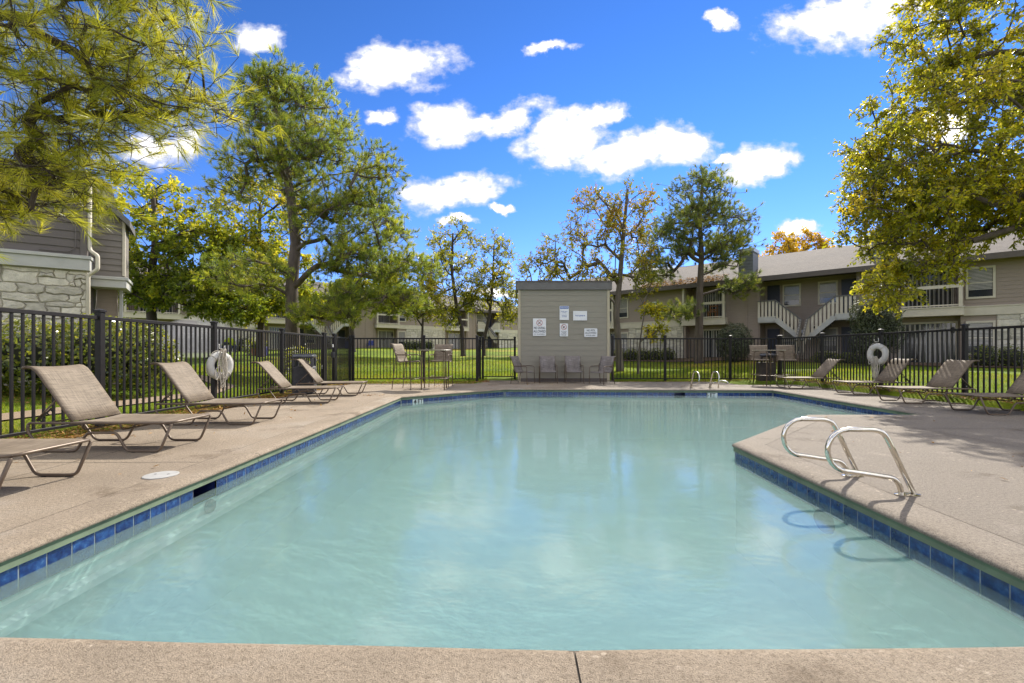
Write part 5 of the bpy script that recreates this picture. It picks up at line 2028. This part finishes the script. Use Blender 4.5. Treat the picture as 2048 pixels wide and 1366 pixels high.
B('autumn_tree', 'rust-tinged multi-stemmed tree rising behind the shed', G(bx, by), [(0, 0, -.3), (-.1, 0, 1.6), (-.2, 0, 3.0), (.0, 0, 5.0), (.2, 0, 7.5), (.4, 0, 9.6)], .20,
  [(.6, 0, 8.4, 1.3, 1.5, 1.6, 46), (-1.3, 0, 7.9, 1.5, 1.5, 1.6, 46), (-2.6, 0, 6.2, 1.6, 1.5, 1.2, 42), (-4.2, 0, 5.2, 1.2, 1.2, .9, 24), (.2, 0, 6.2, 1.7, 1.5, 1.4, 40), (1.3, 0, 4.6, .7, .8, 1.4, 20), (-1.6, 0, 4.6, 1.7, 1.3, .8, 26)], 'leaf_rust', 'bark_grey', 60, .28, .125, .075, 27, 1.2, .15, .42, topvar=.45)
bx, by = 6.15, 22.2
B('young_tree', 'low bright yellow-green sprays to the right of the shed', G(bx, by), [(0, 0, -.3), (.05, 0, 1.2), (.2, 0, 2.4), (.4, 0, 3.4)], .06,
  [(.75, 0, 3.1, .45, .4, .3, 12), (.75, 0, 2.1, .6, .5, .3, 14)], 'leaf_yellow', 'bark_grey', 60, .16, .14, .085, 28, .8, .3, .55)
bx, by = 16.1, 12.6
B('shade_tree', 'large yellow-green shade tree filling the upper right corner', G(bx, by), [(0, 0, -.3), (-.1, 0, 2.2), (-.3, 0, 4.5), (-.6, 0, 7.0), (-.9, 0, 10.0), (-1.2, 0, 12.5)], .34,
  [(-3.3, -.3, 6.4, 3.7, 2.8, 2.3, 300), (-2.6, -.3, 9.6, 3.0, 2.6, 2.2, 200), (-4.6, -.6, 4.3, 2.7, 2.0, .95, 140), (-1.0, -1.8, 6.6, 2.6, 2.0, 2.6, 160), (-5.2, -.6, 5.4, 1.7, 1.6, .9, 50), (-1.6, -.6, 12.0, 2.4, 2.2, 1.4, 50), (-5.7, -1.0, 3.0, .8, .8, .4, 20), (-6.4, -.8, 2.3, .45, .5, .3, 13), (-2.6, -2.0, 4.2, 1.5, 1.2, .6, 30), (1.5, 0, 8, 2.5, 2.5, 2.5, 40)], 'leaf_yellow', 'bark', 130, .24, .115, .052, 29, .45, .15, .42, rmin=.007, droop=.5, twigs=7)
for (bx, by, r_, h_, lb) in ((30.5, 52, 2.8, 13.9, 'gold-leaved tree behind the roof, just right of the chimney'), (34.6, 54, 2.9, 14.6, 'gold-leaved tree behind the middle of the right roof'), (38.6, 55, 2.2, 12.9, 'smaller gold-leaved tree behind the right roof')):
    z_ = gz(bx, by)
    B('gold_tree', lb, (bx, by, z_), [(0, 0, -.3), (0, 0, 4), (.1, 0, 8), (0, 0, h_ - 3)], .3, [(0, 0, h_ - 3.6, r_ * .75, r_ * .75, 2.6, 46), (-r_ * .4, 0, h_ - 5.5, r_ * .6, r_ * .6, 1.8, 30), (r_ * .4, 0, h_ - 5.8, r_ * .6, r_ * .6, 1.8, 30)],
      'leaf_gold', 'bark_grey', 72, .45, .28, .18, int(bx), .9, .3, .5)


# ------------------------------------------------------------------ shrubs and hedges
def shrub(name, label, base, ells, leaf_mat, n, L, W, seed, cat='shrub', flowers=0, core=.72, group=None, var0=.45, rz=0):
    rng = np.random.default_rng(seed)
    root = thing(name, label, cat, base, rz, group=group)
    tot = sum(e_[3] * e_[4] + e_[4] * e_[5] + e_[3] * e_[5] for e_ in ells)
    cs, ns = [], []
    for (cx, cy, cz, rx, ry, rz_) in ells:
        k = int(n * (rx * ry + ry * rz_ + rx * rz_) / tot)
        d = norm(rng.normal(size=(k, 3)))
        rad = .80 + .24 * rng.random(k) ** .7
        lump = 1 + .07 * np.sin(d[:, 0] * 9 + seed) * np.sin(d[:, 2] * 8) + .05 * np.sin(d[:, 1] * 13)
        p = np.array([cx, cy, cz]) + d * (rad * lump)[:, None] * np.array([rx, ry, rz_])
        kp = p[:, 2] > .02
        cs.append(p[kp])
        ns.append(d[kp])
    c, nd = np.concatenate(cs), np.concatenate(ns)
    k = len(c)
    d = norm(np.cross(nd, rng.normal(size=(k, 3))) + nd * .35 + np.array([0, 0, .15]))
    nr = norm(nd + rng.normal(size=(k, 3)) * .45)
    sz = rng.uniform(.7, 1.2, k)
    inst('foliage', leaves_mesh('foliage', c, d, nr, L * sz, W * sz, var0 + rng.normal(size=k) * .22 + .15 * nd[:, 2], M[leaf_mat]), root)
    if flowers:
        fi = rng.integers(0, k, flowers)
        fc = np.repeat(c[fi] + nd[fi] * .03, 4, axis=0)
        fd = rng.normal(size=fc.shape)
        inst('flowers', leaves_mesh('flowers', fc, fd, rng.normal(size=fc.shape), np.full(len(fc), L * .8), np.full(len(fc), L * .6), rng.random(len(fc)), M['flower']), root)
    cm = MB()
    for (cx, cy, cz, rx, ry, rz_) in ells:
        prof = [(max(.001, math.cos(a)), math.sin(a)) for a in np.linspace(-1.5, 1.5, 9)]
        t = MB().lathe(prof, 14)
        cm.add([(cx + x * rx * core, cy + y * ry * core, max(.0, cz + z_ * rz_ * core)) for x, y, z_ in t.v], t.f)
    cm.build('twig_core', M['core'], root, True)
    for q in range(5):
        sm = MB()
        a = q * 1.3
        e0 = ells[q % len(ells)]
        sm.tube([(e0[0] + .05 * math.cos(a), e0[1] + .05 * math.sin(a), -.1), (e0[0] + .3 * e0[3] * math.cos(a), e0[1] + .3 * e0[4] * math.sin(a), e0[2] * .8)], [.025, .012], 5)
        sm.build('stem', M['bark_dark'], root)
    return root


hb = (-10.2, 10.75)
shrub('hedge', 'large glossy rounded hedge behind the left fence in front of the stone wall', G(*hb),
      [(0.4, .15, .95, 1.25, .9, .90), (-.75, -.35, .90, 1.2, .85, .85), (-1.9, -.9, .72, 1.2, .8, .75), (1.1, .5, .85, .7, .75, .82)], 'leaf_hedge', 13000, .095, .058, 41, 'hedge', 0, .6)
shrub('bush', 'rounded grey-green bush against the tower of the right building', G(13.0, 26.6), [(0, 0, 1.1, .95, .85, 1.12)], 'leaf_grey', 5000, .13, .045, 42, 'bush')
shrub('bush', 'tall dark shrub beside the right-hand outside stairs', G(17.2, 21.6), [(0, 0, 2.3, 1.0, .9, 1.1), (-.3, 0, 1.2, .7, .7, 1.1), (.5, 0, 1.5, .7, .7, 1.0)], 'leaf_grey', 6500, .14, .05, 43, 'bush', var0=.35)


def hedge_run(label, P0, d, s0, s1, off, z0, h, seed, mat='leaf_hedge', var0=.3):
    nrm = Vector((d.y, -d.x))
    a = Vector(P0) + d * s0 + nrm * off
    L_ = s1 - s0
    k = max(2, int(L_ / .8))
    el = [(L_ * (i + .5) / k, random.uniform(-.06, .06), h * .48, L_ / k * .68, .45, h * random.uniform(.48, .56)) for i in range(k)]
    shrub('low_hedge', label, (a.x, a.y, z0), el, mat, int(900 * L_), .085, .05, seed, 'hedge', group='low foundation hedges', var0=var0, rz=math.atan2(d.y, d.x))


hedge_run('dark clipped hedge below the stone wall of the right building, left of the pine', RB0, dR, -.4, 4.1, 1.2, .42, .95, 51)
hedge_run('low dark hedge at the right picture edge below the stone wall', RB0, dR, 18.2, 25.0, 1.1, .32, 1.1, 52)
hedge_run('low dark hedge under the outside stairs of the right building', RB0, dR, 12.2, 14.4, 2.0, .35, .8, 53)
hedge_run('dark hedge along the far left building, behind the bar table', LB0, dL, 15.8, 19.5, 1.2, 1.38, 1.1, 54)
hedge_run('dark hedge along the far left building, behind the life ring', LB0, dL, -5.0, 1.0, 1.2, 1.05, 1.5, 55)
shrub('flowering_bush', 'straggly white-flowering bush behind the fence next to the litter bin', G(-6.75, 14.4), [(0, 0, .7, .5, .55, .65), (.0, .7, .5, .4, .4, .45)], 'leaf_green', 1500, .07, .035, 56, 'bush', 90, .3)
shrub('flowering_bush', 'white-flowering shrub far behind the life ring, near the left building', G(-18.6, 33.0), [(0, 0, .6, .8, .7, .6)], 'leaf_green', 700, .16, .09, 57, 'bush', 110, .5)

# mulch bed in front of the right building
mu = MB()
nr_ = Vector((dR.y, -dR.x))
for i in range(30):
    s_a, s_b = -4 + i * 1.0, -3 + i * 1.0
    q = [Vector(RB0) + dR * s_a - nr_ * .5, Vector(RB0) + dR * s_b - nr_ * .5, Vector(RB0) + dR * s_b + nr_ * (2.4 + .3 * math.sin(i)), Vector(RB0) + dR * s_a + nr_ * (2.4 + .3 * math.sin(i - 1))]
    mu.add([(p.x, p.y, gz(p.x, p.y) + .05) for p in q], [(0, 1, 2, 3)])
struct(mu.build('mulch_ground', M['mulch']))

# ------------------------------------------------------------------ grass and fallen leaves
def scatter_grass(name, label, regions, seed):
    rng = np.random.default_rng(seed)
    cs = []
    for (x0, x1, y0, y1, k) in regions:
        cs.append(np.stack([rng.uniform(x0, x1, k), rng.uniform(y0, y1, k)], 1))
    p = np.concatenate(cs)
    ink = (p[:, 0] > -5.9) & (p[:, 0] < 10.15) & (p[:, 1] < 17.6) & ~((p[:, 0] < -1.0) & (p[:, 1] > 16.5))
    pth_x = np.interp(p[:, 1], [q[1] for q in pl], [q[0] for q in pl])
    onp = np.abs(p[:, 0] - pth_x) < .52
    inshed = (p[:, 0] > -1.1) & (p[:, 0] < 4.0) & (p[:, 1] < 20.8)
    p = p[~ink & ~onp & ~inshed]
    k = len(p)
    c = np.stack([p[:, 0], p[:, 1], ground_z(p[:, 0], p[:, 1])], 1)
    d = rng.normal(size=(k, 3)) * np.array([.45, .45, .1]) + np.array([0, 0, 1])
    patch = .5 + .22 * np.sin(p[:, 0] * .9 + 1) * np.sin(p[:, 1] * .7) + rng.normal(size=k) * .18
    me = needles_mesh(name, c, d, rng.uniform(.03, .075, k), np.where(p[:, 1] > 17, .022, .012), patch, M['grass_blade'])
    o = inst(name, me)
    o['kind'] = 'stuff'
    return tag(o, label, 'grass')


scatter_grass('grass', 'short green lawn grass outside the pool fence', [(-15, -5.9, 3.5, 17, 75000), (-15, 12, 16.4, 24, 75000), (10.1, 16, 7, 20, 26000), (-14, 14, 24, 34, 40000)], 61)


def litter(name, label, spots, seed, zoff=.012):
    rng = np.random.default_rng(seed)
    cs = []
    for (x0, x1, y0, y1, k) in spots:
        cs.append(np.stack([rng.uniform(x0, x1, k), rng.uniform(y0, y1, k)], 1))
    p = np.concatenate(cs)
    k = len(p)
    zz_ = np.maximum(ground_z(p[:, 0], p[:, 1]), np.where((p[:, 0] > -5.85) & (p[:, 0] < 10.1) & (p[:, 1] < 16.4), 0, -1))
    c = np.stack([p[:, 0], p[:, 1], zz_ + zoff + rng.random(k) * .02], 1)
    d = rng.normal(size=(k, 3)) * np.array([1, 1, .25])
    nr = norm(rng.normal(size=(k, 3)) * .5 + np.array([0, 0, 1]))
    L_ = rng.uniform(.03, .075, k)
    o = inst(name, leaves_mesh(name, c, d, nr, L_, L_ * rng.uniform(.15, .6, k), rng.random(k), M['litter']))
    o['kind'] = 'stuff'
    return tag(o, label, 'leaves')


litter('fallen_leaves', 'brown straw and fallen leaves along the fence lines', [(-6.6, -5.75, 3, 16.5, 14000), (-6.1, -1.4, 16.4, 17.8, 2200), (-1.5, -.9, 17.2, 18.2, 500), (10.0, 10.7, 5, 17.8, 4500), (4.2, 10.4, 17.5, 18.1, 900),
                                                                           (-12.5, -8.2, 9.2, 11.2, 1800), (-12, -5, 26, 34, 2500), (-9, -2, 20, 40, 1500)], 62)
litter('deck_leaves', 'a few dry leaves lying on the pool deck', [(-3.9, -3.4, 11.8, 12.2, 30), (-3.2, -2.0, 14.4, 16.3, 40), (-5.8, -3.2, 3.0, 12, 60), (4, 10, 2.6, 8, 40), (-3, 9, 14.6, 16.5, 50)], 63)
# pine straw lodged on the right roof edge
rng = np.random.default_rng(64)
k = 1500
s_ = rng.uniform(1.2, 7.0, k)
w2 = rng.random(k) ** 1.6 * 1.5
base_y = -.72 + w2
base_z = EAVE + .05 + (7.45 - EAVE) * (base_y + .75) / 5.75
loc_ = np.stack([s_, base_y, base_z + rng.random(k) * .05], 1)
me = leaves_mesh('pine_straw', loc_, rng.normal(size=(k, 3)) * np.array([1, 1, .2]), norm(rng.normal(size=(k, 3)) * .4 + np.array([0, -.3, 1])), rng.uniform(.1, .25, k), np.full(k, .06), rng.random(k), M['litter'])
ps = inst('pine_straw', me, None, right_b.location, math.atan2(dR.y, dR.x))
ps['kind'] = 'stuff'
tag(ps, 'orange pine straw lying on the right roof edge', 'pine straw')

# ------------------------------------------------------------------ small far things
bb = thing('recycling_bin', 'blue bin beside the dark doorway of the far building', 'bin', (-17.1 + .2, 47.0, 1.36))
MB().cbox(-.28, .28, -.3, .3, 0, .9, .04).build('body', M['bluebin'], bb)
MB().cbox(-.31, .31, -.33, .33, .9, .97, .02).build('lid', M['bluebin'], bb)
fc = make_chair('blue patio chair by the far sliding door', .44, .95, .64, None, 'sling_grey', 'patio_chair', 'chair', None, 'bluebin')
fc.location = (-15.0, 48.2, 1.42)
for c_ in fc.children:
    if 'sling' in c_.name:
        c_.data.materials.clear()
        c_.data.materials.append(M['bluebin'])
fp = thing('planter', 'purple square planter at the trunk of the yellow-leaved tree', 'planter', G(-17.4, 31.8))
MB().cbox(-.26, .26, -.26, .26, 0, .55, .02).build('pot', M['purple'], fp)
MB().cbox(-.29, .29, -.29, .29, .55, .62, .01).build('rim', M['purple'], fp)
fp2 = thing('planter', 'terracotta pot beside the white flowers', 'planter', G(-18.0, 31.9))
MB().lathe([(.18, 0), (.26, .4), (.29, .42), (.29, .5), (.24, .5)], 18).build('pot', M['terracotta'], fp2)

# bending worker in a hi-vis shirt beyond the left fence
wx_, wy_ = -16.6, 27.0
wk = thing('person', 'person in hi-vis yellow shirt bending down beyond the fence, behind the life ring', 'person', G(wx_, wy_))


def limb(pts, rads):
    return MB().tube(pts, rads, 10)


body = MB()
for (pts, rads) in [([(.12, .0, .02), (.13, .02, .45), (.10, .05, .85)], [.06, .075, .11]), ([(-.12, .05, .02), (-.13, .03, .45), (-.10, .05, .85)], [.06, .075, .11]),
                    ([(0, .10, .80), (0, .02, .98), (.0, -.25, 1.08), (.0, -.46, 1.02), (0, -.56, .98)], [.15, .18, .20, .17, .07]),
                    ([(.19, -.44, 1.0), (.27, -.50, .75), (.20, -.62, .52)], [.07, .055, .045]), ([(-.19, -.44, 1.0), (-.27, -.50, .75), (-.20, -.62, .52)], [.07, .055, .045]),
                    ([(0, -.52, .98), (0, -.62, .96), (0, -.72, .93), (0, -.78, .90)], [.06, .09, .105, .05]), ([(.12, .06, .03), (.12, -.14, .04)], [.05, .04]), ([(-.12, .10, .03), (-.12, -.10, .04)], [.05, .04])]:
    t = limb(pts, rads)
    body.add(t.v, t.f)
bo = body.build('body', M['denim'], wk, True)
rm = bo.modifiers.new('remesh', 'REMESH')
rm.mode = 'VOXEL'
rm.voxel_size = .03
sh = MB()
t = limb([(0, .06, .90), (0, .0, 1.0), (.0, -.25, 1.10), (.0, -.46, 1.03), (0, -.53, 1.0)], [.175, .205, .225, .195, .10])
sh.add(t.v, t.f)
sh.build('shirt', M['hivis'], wk, True)
for s_ in (-1, 1):
    MB().tube([(s_ * .19, -.44, 1.0), (s_ * .25, -.48, .84)], [.09, .075], 10).build('sleeve', M['hivis'], wk, True)
bl_ = thing('leaf_blower', 'orange leaf blower held by the bending worker', 'leaf blower', G(wx_ - .2, wy_ - .62, .5))
MB().cbox(-.12, .12, -.15, .15, -.12, .14, .04).build('housing', M['orange'], bl_)
MB().tube([(0, -.1, -.05), (-.25, -.35, -.2), (-.6, -.6, -.42)], [.05, .045, .05], 10).build('nozzle', M['black'], bl_, True)
# dust raised by it
dm = bpy.data.materials.new('dust')
dm.use_nodes = True
dn, dl_ = dm.node_tree.nodes, dm.node_tree.links
dn.remove(dn['Principled BSDF'])
pv = dn.new('ShaderNodeVolumePrincipled')
pv.inputs['Color'].default_value = (.9, .9, .92, 1)
pv.inputs['Density'].default_value = .28
dl_.new(pv.outputs[0], dn['Material Output'].inputs['Volume'])
dmb = MB()
for (cx, cy, cz, rx, ry, rz_) in ((-20.4, 29.5, 1.9, 2.6, 1.6, 1.5),):
    t = MB().lathe([(max(.001, math.cos(a)), math.sin(a)) for a in np.linspace(-1.5, 1.5, 11)], 18)
    dmb.add([(cx + x * rx, cy + y * ry, cz + z_ * rz_) for x, y, z_ in t.v], t.f)
du_ = dmb.build('dust', dm)
du_['kind'] = 'stuff'
tag(du_, 'pale cloud of dust drifting beyond the left fence', 'dust')

fonts_to_meshes()
